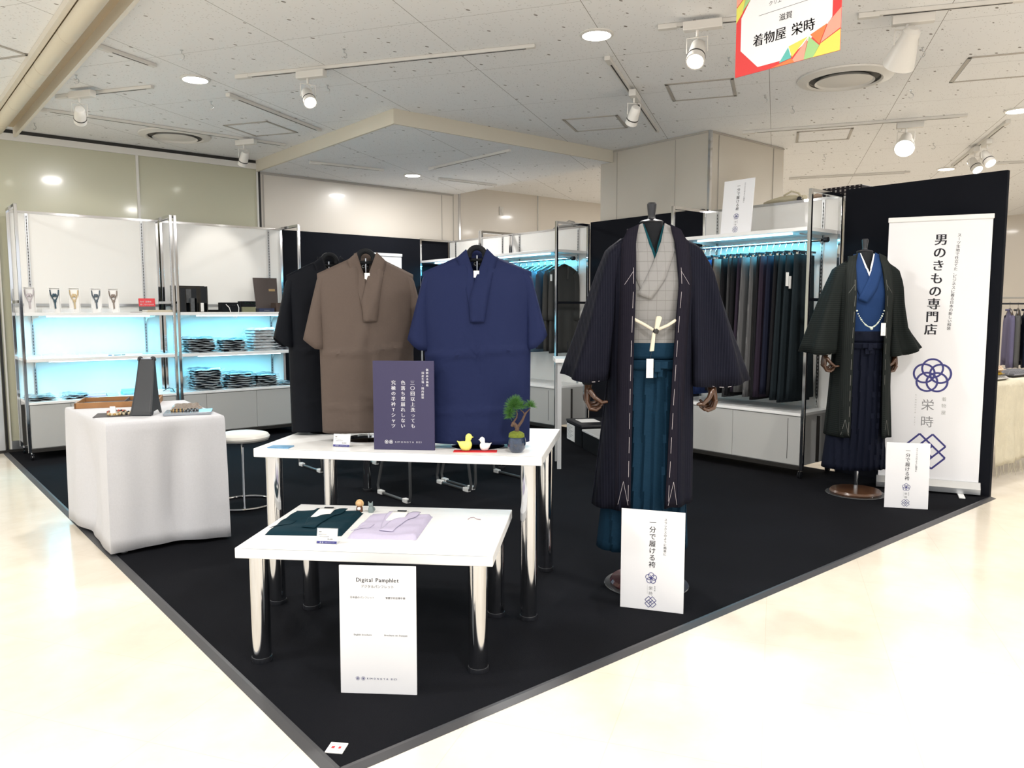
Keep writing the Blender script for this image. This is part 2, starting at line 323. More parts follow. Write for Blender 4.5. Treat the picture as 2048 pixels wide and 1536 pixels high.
track(tr(3.718, 3.072), tr(4.1, 2.5), 'white lighting track behind the hanging sign')
track(tr(3.892, 3.655), tr(5.81, 4.811), 'white lighting track pointing at the pillar')
track(tr(4.45, 2.23), tr(4.9, 1.55), 'white lighting track cut by the top edge right of the hanging sign')
track(tr(6.467, 4.318), tr(7.391, 2.725), 'long white lighting track above the right black partition')
track(tr(7.9, 2.58), tr(9.829, 3.756), 'distant white lighting track with two spotlights at far right')
track(tr(9.155, 5.421), tr(9.852, 4.243), 'distant white lighting track just above the right clothes rack')
track((10.15, 3.4), (10.9, 2.2), 'most distant white lighting track at the right edge')
track((3.755, 7.784), (4.59, 7.7), 'short white lighting track in the lowered ceiling bay, left one', 2.93)
track((4.94, 7.3), (4.985, 5.97), 'white lighting track in the lowered bay nearest the middle', 2.93)
track((5.39, 7.76), (6.21, 7.71), 'short white lighting track in the lowered bay right of its downlight', 2.93)
def downlight(x, y, z, label):
    t = thing('downlight', label, 'downlight', (x, y, z), 0, 'recessed ceiling downlights')
    G().lathe([(.088, -.001), (.105, -.001), (.105, -.008), (.088, -.014)], caps=False).build('rim', fixture, t); G().lathe([(0, -.004), (.09, -.004), (.088, -.009), (0, -.011)]).build('lens', lampglow, t)
for (x, y), lb in zip(DOWN, ['bright round downlight above the left cloth covered table', 'bright round downlight left of the hanging sign', 'round downlight at the right edge of the view', 'distant round downlight above the right black partition']): downlight(x, y, ZC, lb)
downlight(5.04, 7.81, 2.93, 'round downlight in the lowered ceiling bay')
def hatch(c, s, label, r=A31):
    t = thing('ceiling_hatch', label, 'access hatch', (*tr(*c), ZC), r, 'ceiling access hatches'); g = G(); h = s / 2
    for a, b in (((-h, -h), (h, -h + .022)), ((-h, h - .022), (h, h)), ((-h, -h), (-h + .022, h)), ((h - .022, -h), (h, h))): g.lo((*a, -.006), (*b, -.0005))
    g.build('frame', MATS['trim_cream_grey'], t, smooth=False); B('lid', (-h + .028, -h + .028, -.004), (h - .028, h - .028, -.0005), M_ceil, t)
hatch((2.95, 7.12), .48, 'square ceiling hatch left of the lowered bay'); hatch((5.03, 3.74), .5, 'square ceiling hatch below left of the hanging sign'); hatch((5.18, 5.0), .5, 'square ceiling hatch left of the pillar track spotlight')
hatch((7.21, 3.93), .5, 'square ceiling hatch right of the pillar'); hatch((6.17, 2.03), .62, 'square ceiling hatch cut by the right edge of the view'); hatch((.62, 6.15), .5, 'square ceiling hatch at the far left edge beyond the slot'); hatch((9.4, 7.9), .6, 'distant ceiling hatch seen left of the pillar')
def vent(x, y, label):
    t = thing('ceiling_vent', label, 'air vent', (*tr(x, y), ZC), 0, 'round ceiling air vents')
    G().lathe([(.245, -.002), (.33, -.002), (.325, -.014), (.26, -.03), (.245, -.02)], caps=False).build('rim', fixture, t)
    G().lathe([(0, -.001), (.246, -.001), (.246, -.004), (0, -.004)]).build('throat', mat('vent_throat', (.14, .135, .125), .8) if 'vent_throat' not in MATS else MATS['vent_throat'], t)
    G().lathe([(0, -.04), (.06, -.038), (.1, -.03), (.19, -.022), (.205, -.034), (.18, -.012), (0, -.01)]).build('diffuser_cone', fixture, t)
vent(2.418, 7.897, 'round ceiling air vent near the olive wall at left'); vent(5.56, 2.885, 'large round ceiling air vent right of the hanging sign')
HK = [(1.695, 5.331), (2.49, 4.644), (1.287, 6.365), (2.777, 5.446), (2.269, 6.465), (7.567, 7.781), (4.536, 3.159), (5.319, 2.249), (6.262, 2.717), (5.526, 3.509), (7.352, 3.274), (1.304, 8.2), (.75, 6.6), (6.0, 3.55), (8.1, 4.4), (8.4, 3.4)]
hook = None
for x, y in HK:
    if hook is None:
        g = G(); g.tube([(0, 0, 0), (0, 0, -.024)] + [(.018 * math.sin(a), 0, -.042 + .018 * math.cos(a)) for a in [k * PI / 6 for k in range(0, 9)]], .0028, 6); g.cyl((0, 0, -.003), (0, 0, 0), .01)
        hook = g.build('ceiling_hook', steel, loc=(*tr(x, y), ZC), label='small steel hook screwed into the ceiling tiles', cat='hook', group='small steel ceiling hooks'); o = hook
    else: o = hook.copy(); COL.objects.link(o); o.location = (*tr(x, y), ZC)
    o.rotation_euler.z = -.7 + random.uniform(-.4, .4)
def spotlight(x, y, aim, label, lit=1, power=60, z=ZC, s=1.0, trk=A31 - PI / 2, body=fixture, cone=False):
    x, y = tr(x, y); t = thing('track_spotlight', label, 'spotlight', (x, y, z), 0, 'white track spotlights')
    g = G(); c, sn = math.cos(trk), math.sin(trk); g.box((c * .03, sn * .03, -.05), (.22, .055, .05), trk); g.build('driver_box', body, t, smooth=False, bevel=.004)
    g = G(); g.cyl((0, 0, -.075), (0, 0, -.11), .008, n=10); P = Vector((0, 0, -.2 if not cone else -.19)); D = (Vector(aim) - Vector((x, y, z - .2))).normalized(); sd = D.cross(Vector((0, 0, 1))).normalized()
    w = .052 * s
    g.tube([P + sd * w, P + sd * w + Vector((0, 0, .085)), P - sd * w + Vector((0, 0, .085)), P - sd * w], .0035, 6); g.build('yoke', body, t)
    L = .15 * s
    prof = [(-L * .45, .03 * s), (-L * .4, .036 * s), (-L * .1, .04 * s), (L * .45, .047 * s), (L * .5, .047 * s), (L * .5, .041 * s), (L * .46, .039 * s)] if not cone else [(-L * .5, .02 * s), (-L * .4, .035 * s), (-L * .2, .036 * s), (L * .1, .05 * s), (L * .6, .065 * s), (L * .62, .06 * s), (L * .55, .055 * s)]
    h = G().axis(P, P + D, prof, 24).build('lamp_head', body, t)
    G().axis(P, P + D, [(L * .2, .0452 * s), (L * .2, .0458 * s), (L * .25, .0468 * s), (L * .25, .046 * s)], 24).build('vent_band', darktrim, h) if not cone else None
    e = .62 if cone else .5; G().axis(P, P + D, [(L * e - .002, (.056 if cone else .04) * s), (L * e - .001, 1e-4)], 24).build('lens', spotglow if lit else fixture, h)
    g = G(); g.tube([P + Vector((0, 0, .09)), P + Vector((.03, .01, .07)), P + Vector((.035, .01, .03)), P - D * .06], .003, 6); g.build('cable', body, t)
    if power:
        l = bpy.data.lights.new('spot_beam', 'SPOT'); l.energy = power; l.color = (1, .95, .88); l.spot_size = math.radians(46); l.spot_blend = .6; l.shadow_soft_size = .035
        o = bpy.data.objects.new('spot_beam', l); COL.objects.link(o); o.location = Vector((x, y, z)) + P + D * (L * .5 + .03); o.rotation_euler = D.to_track_quat('-Z', 'Y').to_euler()
    return t
spotlight(1.372, 6.723, (1.75, 8.5, 1.95), 'white spotlight at far left aimed at the left shelving', power=26)
spotlight(2.477, 5.152, (2.1, 3.1, .8), 'white spotlight on the long track above the tables, lit', power=85)
spotlight(2.956, 7.574, (3.0, 8.6, 1.7), 'white spotlight on the track beside the olive wall', power=28)
spotlight(3.784, 2.853, (2.7, 2.3, 1.3), 'white spotlight just left of the hanging sign, lit', power=80, s=1.15)
spotlight(4.597, 4.039, (5.4, 5.6, 1.2), 'white spotlight on the track that points at the pillar', power=50, trk=A31)
spotlight(4.615, 2.04, (5.7, 3.3, 1.2), 'large conical spotlight right of the hanging sign, seen from behind', power=80, s=1.35, cone=True)
spotlight(7.2, 3.15, (5.6, 2.6, 1.4), 'conical white spotlight facing left above the right partition, lit', power=70, s=1.35, cone=True)
spotlight(8.825, 3.165, (7.5, 1.0, 0), 'left spotlight of the pair on the distant right track', power=40, s=1.15, trk=A31)
spotlight(8.527, 2.95, (7.3, .8, 0), 'right spotlight of the pair on the distant right track', power=40, s=1.15, trk=A31)
# ---------------------------------------------------------------- shelving racks
slotm = stripes('slotted_upright', (.33, .33, .34), (.03, .03, .03), 2, .03, .5, .3, bump=0)
H_R = 2.29
def ledlight(loc, L, power, parent_rot):
    area('shelf_light', loc, L, power, (.42, .80, 1.0), (0, 0, parent_rot), .03)
def rack(label, loc, rz, W, shelves, leds, rail=None, D=.5, handle=None, fr=(1, 1), door_x=(.5,)):
    t = thing('shelving_rack', label, 'shelving rack', (*loc, .006), rz, 'wheeled chrome display racks')
    p = .026; cr, sr = math.cos(rz), math.sin(rz); W2 = lambda x, y, z: (loc[0] + cr * x - sr * y, loc[1] + sr * x + cr * y, z)
    for x in (p / 2, W - p / 2):
        for y in (-D + p / 2, -p / 2): B('post', (x - p / 2, y - p / 2, .07), (x + p / 2, y + p / 2, H_R), chrome, t, bevel=.002)
        B('top_arm', (x - p / 2, -D + p, H_R - p), (x + p / 2, -p, H_R), chrome, t); B('cross_arm', (x - p / 2 + .004, -D + p, 1.42), (x + p / 2 - .004, -p, 1.445), chrome, t)
    B('back_rail', (p, -.018, H_R - .03), (W - p, -.002, H_R - .008), chrome, t)
    B('back_rail', (p, -.03, 1.395), (W - p, -.014, 1.42), steel, t) if rail is None else None
    B('back_panel', (p, -.012, .1), (W - p, 0, H_R - .03), whitep, t)
    for x in (.16, W - .16):
        q = B('slotted_upright', (x - .012, -.022, .53), (x + .012, -.0125, H_R - .03), steel, t); B('slot_strip', (x - .0035, -.0235, .55), (x + .0035, -.0222, H_R - .05), slotm, q)
    for z in shelves:
        q = B('shelf', (p + .002 if rail else .03, -D + (0.002 if not rail else -.0), z - .03), (W - p - .002 if rail else W - .03, -.024, z), whitemel, t, bevel=.002)
        if not rail: B('shelf_lip', (-.0 + .028, -D - .012, z - .03), (W - .028, -D + .001, z), whitemel, t, bevel=.002)
        for x in (.16, W - .16): G().prism([(-.03, z - .032), (-D + .12, z - .032), (-D + .12, z - .042), (-.1, z - .06), (-.03, z - .11)], x - .002, x + .002, lambda a, b, c: (b, a, c)).build('shelf_bracket', fixture, q, smooth=False)
    for z, pw in leds:
        B('led_strip', (.22, -D + .10, z - .042), (W - .22, -D + .118, z - .031), ledglow, t)
        area('shelf_light', W2(W / 2, -D + .2, z - .05), W - .3, pw, (.12, .7, 1.0), (0, 0, rz), .05)
    if rail:
        q = G(); q.cyl((.1, -.25, rail), (W - .04, -.25, rail), .0125, n=16); q.build('hanging_rail', chrome, t)
        for x in (.06, W - .0): G().axis((x, -.25, rail), (x + .001, -.25, rail), [(-.02, .012), (-.02, .021), (.015, .021), (.018, .012)], 16).build('rail_end_knob', blackpl, t)
        for x in (.16, W - .16): G().tube([(x, -.03, rail + .02), (x, -.1, rail + .025), (x, -.2, rail + .02), (x, -.25, rail + .014)], .006, 8).build('rail_bracket', chrome, t)
    # cabinet
    q = B('cabinet', (p + .002, -D + .02, .1), (W - p - .002, -.014, .505), greypan, t); B('cabinet_top', (.028, -D - .004, .505), (W - .028, -.013, .528), whitemel, t, bevel=.002)
    xs = [p + .004] + list(door_x) + [W - p - .004]
    for a, b in zip(xs, xs[1:]): B('cabinet_door', (a + .0015, -D + .004, .108), (b - .0015, -D + .018, .498), greypan, t, bevel=.0015)
    if handle: B('door_groove', (handle - .002, -D + .003, .15), (handle + .002, -D + .0045, .48), darktrim, t)
    for x in (p, W - p): B('side_seam', (x - .0275 if x < W / 2 else x - .0005, -D / 2 - .0015, .11), (x + .0005 if x < W / 2 else x + .0275, -D / 2 + .0015, .49), darktrim, t)
    B('base_rail', (p, -D, .07), (W - p, -D + .02, .098), darktrim, t)
    for x in (.03, W - .03):
        for y in (-D + .02, -.04):
            c = G(); c.cyl((x - .012, y, .026), (x - .004, y, .026), .0255, n=18); c.cyl((x + .004, y, .026), (x + .012, y, .026), .0255, n=18); o = c.build('caster', blackmat, t)
            c = G(); c.axis((x - .0135, y, .026), (x + .0135, y, .026), [(0, .017), (.027, .017)], 14); c.box((x, y, .052), (.03, .03, .012)); c.cyl((x, y, .055), (x, y, .075), .006, n=8); c.build('caster_hub', chrome, o)
    return t
rack('leftmost chrome rack with five boxed cords and a red book on top shelf', (1.09, 8.59), 0, 1.325, (1.335, .92), ((1.335, 8), (.92, 7)), door_x=(.36, .76))
rack('second chrome rack from left with plastic wrapped clothes in stacks', (2.43, 8.59), 0, 1.325, (1.335, .92), ((1.335, 8), (.92, 7)), door_x=(.255, .78))
# the three racks on the right stand with their fronts to -X
rack('chrome rack in the back corner, farthest, hung with blue jackets', (6.2, 8.7), -PI / 2, 1.31, (2.0,), ((2.0, 13),), rail=1.91, door_x=(.45, .9))
rack('chrome rack hung with grey and black jackets left of the tall robe', (6.2, 7.385), -PI / 2, 1.325, (2.0,), ((2.0, 13),), rail=1.91, door_x=(.45, .9), handle=1.2)
rack('nearest chrome rack at right hung with a row of pleated skirts', (6.2, 4.545), -PI / 2, 1.36, (2.0,), ((2.0, 13),), rail=1.91, door_x=(.7,), handle=1.22)
# ---------------------------------------------------------------- black partitions
def partition(label, a, b, seam=()):
    t = G().lo(a, b).build('partition_panel', partmat, label=label, cat='partition', group='black cloth partition panels', smooth=False, bevel=.002); return t
partition('black partition at the back behind the black and brown shirts', (3.765, 8.66, 0), (5.69, 8.7, 2.285))
partition('black partition in the middle behind the tall robe mannequin', (6.2, 4.57, 0), (6.24, 6.05, 2.315))
partition('black partition at right end behind the white roll-up banner', (6.2, 2.005, 0), (6.24, 3.17, 2.33))
B('partition_return', (5.72, 8.715, 0), (6.18, 8.74, 2.29), partmat, label='black panel filling the gap at the left end of the corner rack', cat='partition')
# ---------------------------------------------------------------- tables
def table(label, c, rz, W, Dp, z, r=.0365, inset=.065):
    t = thing('display_table', label, 'table', (*c, 0), rz, 'white tables with thick chrome legs'); B('table_top', (-W / 2, -Dp / 2, z - .04), (W / 2, Dp / 2, z), whitemel, t, bevel=.003)
    o = .0; B('edge_line', (-W / 2 + .02, -Dp / 2 - .0004, z - .0015), (W / 2 - .02, -Dp / 2 + .001, z - .0008), inkgrey, t)
    for x in (-W / 2 + inset, W / 2 - inset):
        for y in (-Dp / 2 + inset, Dp / 2 - inset):
            l = G().cyl((x, y, .02), (x, y, z - .04), r, n=32).build('leg', chrome, t); G().lathe([(0, 0.006), (r + .002, .006), (r + .003, .014), (r + .002, .024), (0, .024)], (x, y)).build('foot_cap', blackpl, l)
            G().cyl((x, y, z - .046), (x, y, z - .0405), r + .008, n=24).build('mounting_plate', steel, l)
    return t
LT, LZ = (2.04, 3.143), .742; TT, TZ = (1.605, 2.727), .47
def wl(c, rz, x, y): return (c[0] + math.cos(rz) * x - math.sin(rz) * y, c[1] + math.sin(rz) * x + math.cos(rz) * y)
ra = math.radians(-49.2); rb = math.radians(-46.05)
table('large white table carrying the brown and blue shirts and a bonsai', LT, ra, 1.306, .78, LZ); table('low white table in front with two folded shirts on top', TT, rb, .98, .665, TZ)
# white cloth over the square side table
def draped():
    P = [(.99, 4.62), (1.6, 4.535), (1.675, 5.49), (.965, 5.575)]; cx = sum(p[0] for p in P) / 4; cy = sum(p[1] for p in P) / 4; n = 26; base = []
    for k in range(4):
        a, b = P[k], P[(k + 1) % 4]
        for i in range(n): base.append((a[0] + (b[0] - a[0]) * i / n - cx, a[1] + (b[1] - a[1]) * i / n - cy, k, i / n))
    def ring(z, out, wob):
        r = []
        for x, y, k, u in base:
            l = math.hypot(x, y); f = math.sin(PI * u); w = wob * (math.sin(u * 9 + k * 2.1) * .6 + math.sin(u * 19 + k) * .35) * f - wob * .9 * f
            r.append((x + (x / l) * (out + w), y + (y / l) * (out + w), z + (.012 * math.sin(u * PI) * (1 if z < .1 else 0))))
        return r
    g = G(); g.rings([[(x * s, y * s, .748) for x, y, k, u in base] for s in (.02, .5, .97)] + [ring(.744, -.004, 0), ring(.73, .002, .0), ring(.69, .004, .01), ring(.62, .006, .02), ring(.55, .008, .03), ring(.4, .012, .042), ring(.25, .014, .046), ring(.1, .016, .036), ring(.022, .018, .024)], True, False)
    t = thing('side_table', 'square side table fully covered by a white sheet', 'table', (cx, cy, 0)); g2 = G()
    for x in (-.25, .25):
        for y in (-.4, .4): g2.cyl((x, y, 0), (x, y, .70), .018)
    g2.lo((-.285, -.44, .70), (.285, .44, .738)); g2.build('table_frame', steel, t, smooth=False)
    o = g.build('tablecloth', cloth('white_sheet', (.62, .62, .645), .75, .25, 7), loc=(cx, cy, 0), solid=.0015, ang=60, label='white sheet draped to the floor over the square side table', cat='tablecloth')
    g3 = G()
    for x, y in ((.0, -.475), (.305, -.42)): g3.ball((x, y, .735), .006, 8)
    g3.build('pin', steel, o); return (cx, cy)
DC = draped()
# ---------------------------------------------------------------- stool, chairs, meeting table
st = thing('stool', 'round white stool with chrome ring foot behind the covered side table', 'stool', (1.985, 5.29, .006), -.354)
G().lathe([(0, .46), (.165, .46), (.183, .47), (.186, .482), (.175, .498), (.13, .509), (0, .512)], n=40).build('seat', mat('white_vinyl', (.82, .79, .73), .35, coat=.2), st)
G().lathe([(.1, .45), (.174, .452), (.184, .459), (.172, .466), (.1, .466)], n=40, caps=False).build('seat_ring', chrome, st)
for s_ in (-1, 1):
    G().tube([(0, s_ * .05, .452), (0, s_ * .13, .448), (0, s_ * .155, .43), (0, s_ * .185, .08), (0, s_ * .2, .012)], .0085, 10).build('leg', chrome, st)
G().tube([(.207 * math.cos(k * PI / 24), .207 * math.sin(k * PI / 24), .009) for k in range(48)], .0085, 8, True).build('floor_ring', chrome, st)
tube_m = mat('grey_tube', (.12, .125, .13), .35, .6); seatm = mat('chair_pad', (.02, .022, .028), .6)
def chair(label, x, y, rz):
    t = thing('folding_chair', label, 'chair', (x, y, .006), rz, 'folding chairs around the meeting table')
    for sx in (-.265, .265):
        f = G().tube([(sx * .86, -.2, .74), (sx * .9, -.19, .45), (sx, -.235, .06), (sx, -.225, .022), (sx, -.2, .012), (sx, .17, .012), (sx, .2, .022), (sx, .21, .06), (sx * .94, .1, .44)], .011, 8).build('side_frame', tube_m, t)
        for yy in (-.18, .165): B('foot_clip', (sx - .017, yy - .03, .0005), (sx + .017, yy + .03, .03), whitemel, f, bevel=.004)
    B('seat', (-.21, -.2, .42), (.21, .2, .455), seatm, t, bevel=.012); B('backrest', (-.2, -.215, .6), (.2, -.19, .76), seatm, t, bevel=.01)
chair('folding chair under the large table, left of the blue shirt', 3.14, 4.77, 0); chair('folding chair right of the first one, below the blue shirt', 3.735, 4.8, 0)
chair('folding chair at the far side of the meeting table, left', 3.14, 6.1, PI); chair('folding chair at the far side of the meeting table, right', 4.05, 6.05, PI)
table('white meeting table with dark chrome legs behind the shirts', (3.5, 5.42), 0, 1.45, .8, .70, .03, .07)
# tall grey counter table beside the tall robe
ct = thing('counter_table', 'small high counter with grey frame left of the tall robe', 'table', (4.46, 4.75, 0), math.radians(-40))
B('counter_top', (0, 0, .915), (.55, .4, .95), whitemel, ct, bevel=.003)
for x in (.02, .5):
    for y in (.02, .36): B('leg', (x, y, .006), (x + .035, y + .035, .914), MATS['grey_door_panel'], ct)
g = G(); g.tube([(.11, .1, .951), (.11, .1, 1.09), (.2, .1, 1.09), (.2, .1, .951)], .004, 6); g.build('wire_stand', blackmat, label='thin black wire frame standing on the high counter', cat='stand', loc=(4.46, 4.75, 0), rz=math.radians(-40))
# black storage boxes on the floor by the corner
BR = math.radians(-117)
bx = thing('storage_box', 'black storage box with a printed label sheet on the floor', 'box', (5.5, 5.6, .0065), BR)
B('box_body', (-.2, 0, 0), (.3, .38, .2), blackmat, bx, bevel=.008); B('box_lid', (-.205, -.005, .2), (.305, .385, .225), blackpl, bx, bevel=.005)
B('label_sheet', (-.18, -.0022, .02), (.08, -.0003, .185), paper, bx); g = G()
for k in range(11): g.lo((-.16, -.003, .17 - .013 * k), (-.07 + .11 * ((k * 37) % 10) / 10, -.0025, .1735 - .013 * k))
g.build('label_print', inkgrey, bx, smooth=False)
B('paper_sheet', (-.1, .06, .2322), (.12, .26, .2335), paper, label='white paper sheet lying on the labelled black storage box', cat='paper', loc=(5.5, 5.6, 0), rz=BR)
bx = thing('storage_box', 'second black box with pale lid, mostly hidden by the tall robe', 'box', (5.5, 5.6, .0065), BR); B('box_body', (.33, 0, 0), (.85, .38, .17), blackmat, bx, bevel=.008); B('box_lid', (.325, -.005, .17), (.855, .385, .19), whitemel, bx, bevel=.004)
# small gift tag at the carpet corner
t = thing('name_card', 'small white square card lying at the near corner of the black carpet', 'card', (1.05, 2.1, .0065), math.radians(-48)); B('card', (-.028, -.028, 0), (.028, .028, .004), paper, t, bevel=.001)
g = G(); g.lo((-.016, -.006, .0041), (-.006, .006, .0043)); g.lo((.006, -.006, .0041), (.014, .006, .0043)); g.build('red_mark', red, t, smooth=False)
g = G(); g.lo((-.02, -.018, .0041), (.015, -.0165, .0043)); g.lo((-.02, .014, .0041), (.01, .0155, .0043)); g.build('print', inkgrey, t, smooth=False)

# ---------------------------------------------------------------- boards and banners
def board(name, label, loc, rz, W, H, tilt=0, th=.006, m=whitebd, cat='sign board', group=None, lines=None):
    t = thing(name, label, cat, loc, rz, group); t.rotation_euler = (-tilt, 0, rz)
    B('board', (0, 0, 0), (W, th, H), m, t, bevel=.0012); return t
def print_(t, g, m, name='lettering'): return g.build(name, m, t, smooth=False)
def minute_sign(label, loc, rz, W, H, tilt=0, qr=False):
    t = board('sign_board', label, loc, rz, W, H, tilt, group='white boards with the vertical headline'); y = -.0008
    g = G(); k = H / .455; c = W * .5
    g.column('一分で履ける袴', .031 * k, c, H - .038 * k, y, .008, 1.03); print_(t, g, ink)
    g = G(); g.column('スラックスのように簡単に', .0135 * k, W * .7, H - .03 * k, y, .02, dx=-.0001); print_(t, g, inkgrey, 'small_lettering')
    g = G(); g.flower(c - .003, H * .325, .052 * k, y); print_(t, g, navyink, 'ring_crest'); g = G(); g.lattice(c - .004, H * .085, .05 * k, y); print_(t, g, navyink, 'lattice_crest')
    g = G(); g.column('栄時', .018 * k, c - .004, H * .25, y, -.005, 1.35); g.column('着物屋', .007 * k, c + .014 * k, H * .25, y, 0, 1.2); g.lo((c - .019 * k, y, H * .165), (c - .0185 * k, y + .0005, H * .25)); print_(t, g, inkgrey, 'shop_name')
    return t
minute_sign('white board with vertical headline leaning in front of the tall robe', (2.586, 2.315, .0065), math.radians(-58.1), .284, .458, .02)
minute_sign('smaller looking white headline board before the right robe and banner', (5.321, 2.36, .0065), math.radians(-54.3), .274, .45, .03)
minute_sign('white headline board standing on top shelf of the skirt rack', (5.75, 4.05, 2.002), math.radians(-90), .3, .46, .1)
t = board('pamphlet_board', 'white digital pamphlet board standing before the low table', (1.227, 2.411, .0065), math.radians(-43.8), .273, .463, .02); y = -.0008
g = G(); g.word('Digital Pamphlet', .0205, .1365, .413, y, .02, .95, 1.06); print_(t, g, mat('dark_grey_ink', (.1, .1, .11), .5), 'title'); g = G(); g.word('デジタルパンフレット', .0118, .1365, .389, y, .02); g.word('日本語のパンフレット', .0088, .082, .349, y, .016); g.word('繁體字的宣傳手冊', .0088, .2, .349, y, .016); g.word('English brochure', .0088, .082, .215, y, .016); g.word('Brochure en français', .0088, .2, .215, y, .016)
print_(t, g, inkgrey); g = G(); g.flower(.062, .056, .0145, y); g.flower(.082, .056, .0145, y); g.word('KIMONOYA EIZI', .0092, .148, .056, y, .01, 1.0, 1.55); print_(t, g, navyink, 'shop_name')
t = board('shirt_sign', 'dark purple sign board with vertical white writing between the shirts', (1.718, 3.005, LZ), math.radians(-45.4), .274, .396, .0, .012, mat('purple_board', (.035, .03, .085), .55)); y = -.0008
g = G(); g.column('三〇回以上洗っても', .0205, .178, .312, y, .018, 1.17); g.column('色落ち型崩れしない', .0205, .136, .312, y, .018, 1.17, -.0004); g.column('究極の半衿Tシャツ', .0205, .093, .312, y, .018, 1.17, -.0004)
g.column('価値ある価格', .0115, .244, .364, y, .02, 1.18); g.column('国産生地・国内縫製', .0115, .225, .35, y, .02, 1.18, -.0003); g.flower(.058, .036, .018, y); g.flower(.078, .036, .018, y); g.word('KIMONOYA EIZI', .0105, .155, .036, y, .012, 1.0, 1.5); print_(t, g, whiteink)
def easel(t, W, H): G().prism([(0, 0), (.11, 0), (.0, .3)], W / 2 - .002, W / 2 + .002, lambda a, b, c: (b, .014 + a, c)).build('easel_leg', paper, t, smooth=False)
easel(t, .274, .39)
def rollup(label, p0, p1, H, txt):
    W = math.dist(p0, p1); rz = math.atan2(p1[1] - p0[1], p1[0] - p0[0]); t = thing('rollup_banner', label, 'banner', (*p0, .0065), rz, 'white roll-up banners')
    B('banner_sheet', (.006, 0, .09), (W - .006, .002, H - .02), whitebd, t); B('top_rail', (0, -.012, H - .035), (W, .014, H), whitemel, t, bevel=.004)
    G().prism([(-.05, .012), (.06, .012), (.06, .05), (.03, .095), (-.02, .095), (-.05, .05)], -.005, W + .005, lambda a, b, c: (b, a, c)).build('base_case', steel, t, smooth=False); G().cyl((W / 2, .035, .09), (W / 2, .035, H - .03), .009).build('support_pole', steel, t)
    for x in (.16, W - .12): G().prism([(-.17, 0), (.04, 0), (.04, .01), (-.17, .01)], x - .02, x + .02, lambda a, b, c: (b, a, c)).build('foot', whitemel, t, smooth=False, bevel=.003)
    if txt:
        y = -.0008; c = W * .5; g = G(); g.column('男のきもの専門店', .087, c + .014, H - .125, y, .022, 1.07, -.0055); print_(t, g, ink, 'headline')
        g = G(); g.column('スーツ生地で仕立てた、ビジネスに着る日本の新しい和装', .0268, W * .69, H - .13, y, .006, 1.0, -.0015); print_(t, g, ink, 'subtitle')
        g = G(); X, Z, R, o = c - .0, .865, .068, .056
        for k in range(5):
            a = PI / 2 + k * 2 * PI / 5; g.ringmark(X + o * math.cos(a), Z + o * math.sin(a), R, .0135, y - .0004 * k)
        print_(t, g, navyink, 'ring_crest'); g = G(); g.lattice(c - .02, .3, .26, y); print_(t, g, navyink, 'lattice_crest')
        g = G(); g.column('栄時', .09, c - .02, .71, y, -.012, 1.4); print_(t, g, inkgrey, 'shop_name'); g = G(); g.column('着物屋', .032, c + .085, .72, y, -.008, 1.55); g.column('KIMONOYA EIZI', .014, c - .1, .73, y, 0, 1.35); print_(t, g, mat('pale_ink', (.42, .42, .4), .5), 'small_lettering')
    return t
rollup('tall white roll-up banner with vertical writing behind the right robe', (5.9, 2.68), (6.19, 2.07), 2.03, True)
rollup('white roll-up banner far behind the brown shirt before the black partition', (4.86, 8.5), (5.31, 8.5), 2.06, False)
# hanging sign
t = thing('hanging_sign', 'colourful framed sign hanging from the ceiling at upper right', 'hanging sign', (2.97, 2.035, 2.36), -PI / 2); W, Hh = .47, .56
B('sign_board', (0, 0, 0), (W, .004, Hh), mat('sign_red', (.72, .05, .05), .5), t); F = lambda pts, m, nm_, dy: G().prism(pts, -.0006 - dy, -.0001, lambda x, y, z: (x, y, z)).build(nm_, m, t, smooth=False)
F([(.43 * W / .47, .2), (W, .34), (W, Hh), (.4, Hh), (.43, .4)], mat('sign_pink', (.7, .2, .38), .5), 'pink_area', .0002)
F([(.025, .105), (.11, .02), (.245, .02), (.42, .115), (.435, .135), (.435, .36), (.36, .46), (.16, .46), (.085, .33), (.025, .24)], whitebd, 'white_panel', .0004)
SM = {k: mat('sign_' + k, c, .5) for k, c in dict(yellow=(.72, .7, .12), green=(.35, .6, .25), salmon=(.82, .36, .27), orange=(.78, .22, .07), teal=(.12, .5, .45)).items()}
for c, P in [('teal', [(.21, .012), (.25, .065), (.265, .02)]), ('orange', [(.17, 0), (.265, .018), (.28, 0)]), ('salmon', [(.27, .012), (.335, .08), (.32, 0), (.28, 0)]), ('yellow', [(.252, .068), (.335, .086), (.268, .022)]), ('green', [(.32, 0), (.34, .085), (.385, .04), (.36, 0)]),
             ('yellow', [(.36, 0), (.39, .045), (.47, .08), (.47, 0)]), ('orange', [(.345, .09), (.385, .045), (.415, .115)]), ('salmon', [(.39, .048), (.42, .118), (.47, .16), (.47, .085)]), ('yellow', [(0, .225), (0, .285), (.045, .325), (.03, .262)]), ('green', [(.03, .265), (.048, .325), (.085, .325)]), ('salmon', [(0, .29), (0, .38), (.06, .37), (.045, .33)]), ('orange', [(.05, .335), (.065, .38), (.12, .4), (.088, .33)]), ('yellow', [(.095, .34), (.125, .4), (.17, .46), (.16, .455)])]:
    F(P, SM[c], 'triangle', .0007)
g = G(); g.word('着物屋 栄時', .052, .225, .128, -.0016, .014); g.word('滋賀', .03, .235, .192, -.0016, .008); g.word('クリエーターさん', .02, .235, .262, -.0016, .004); g.lo((.11, -.0016, .2265), (.38, -.0012, .2278)); print_(t, g, ink)
for x in (.03, W - .03): G().cyl((x, .002, Hh), (x, .002, ZC - 2.36), .001, n=6).build('cord', steel, t)
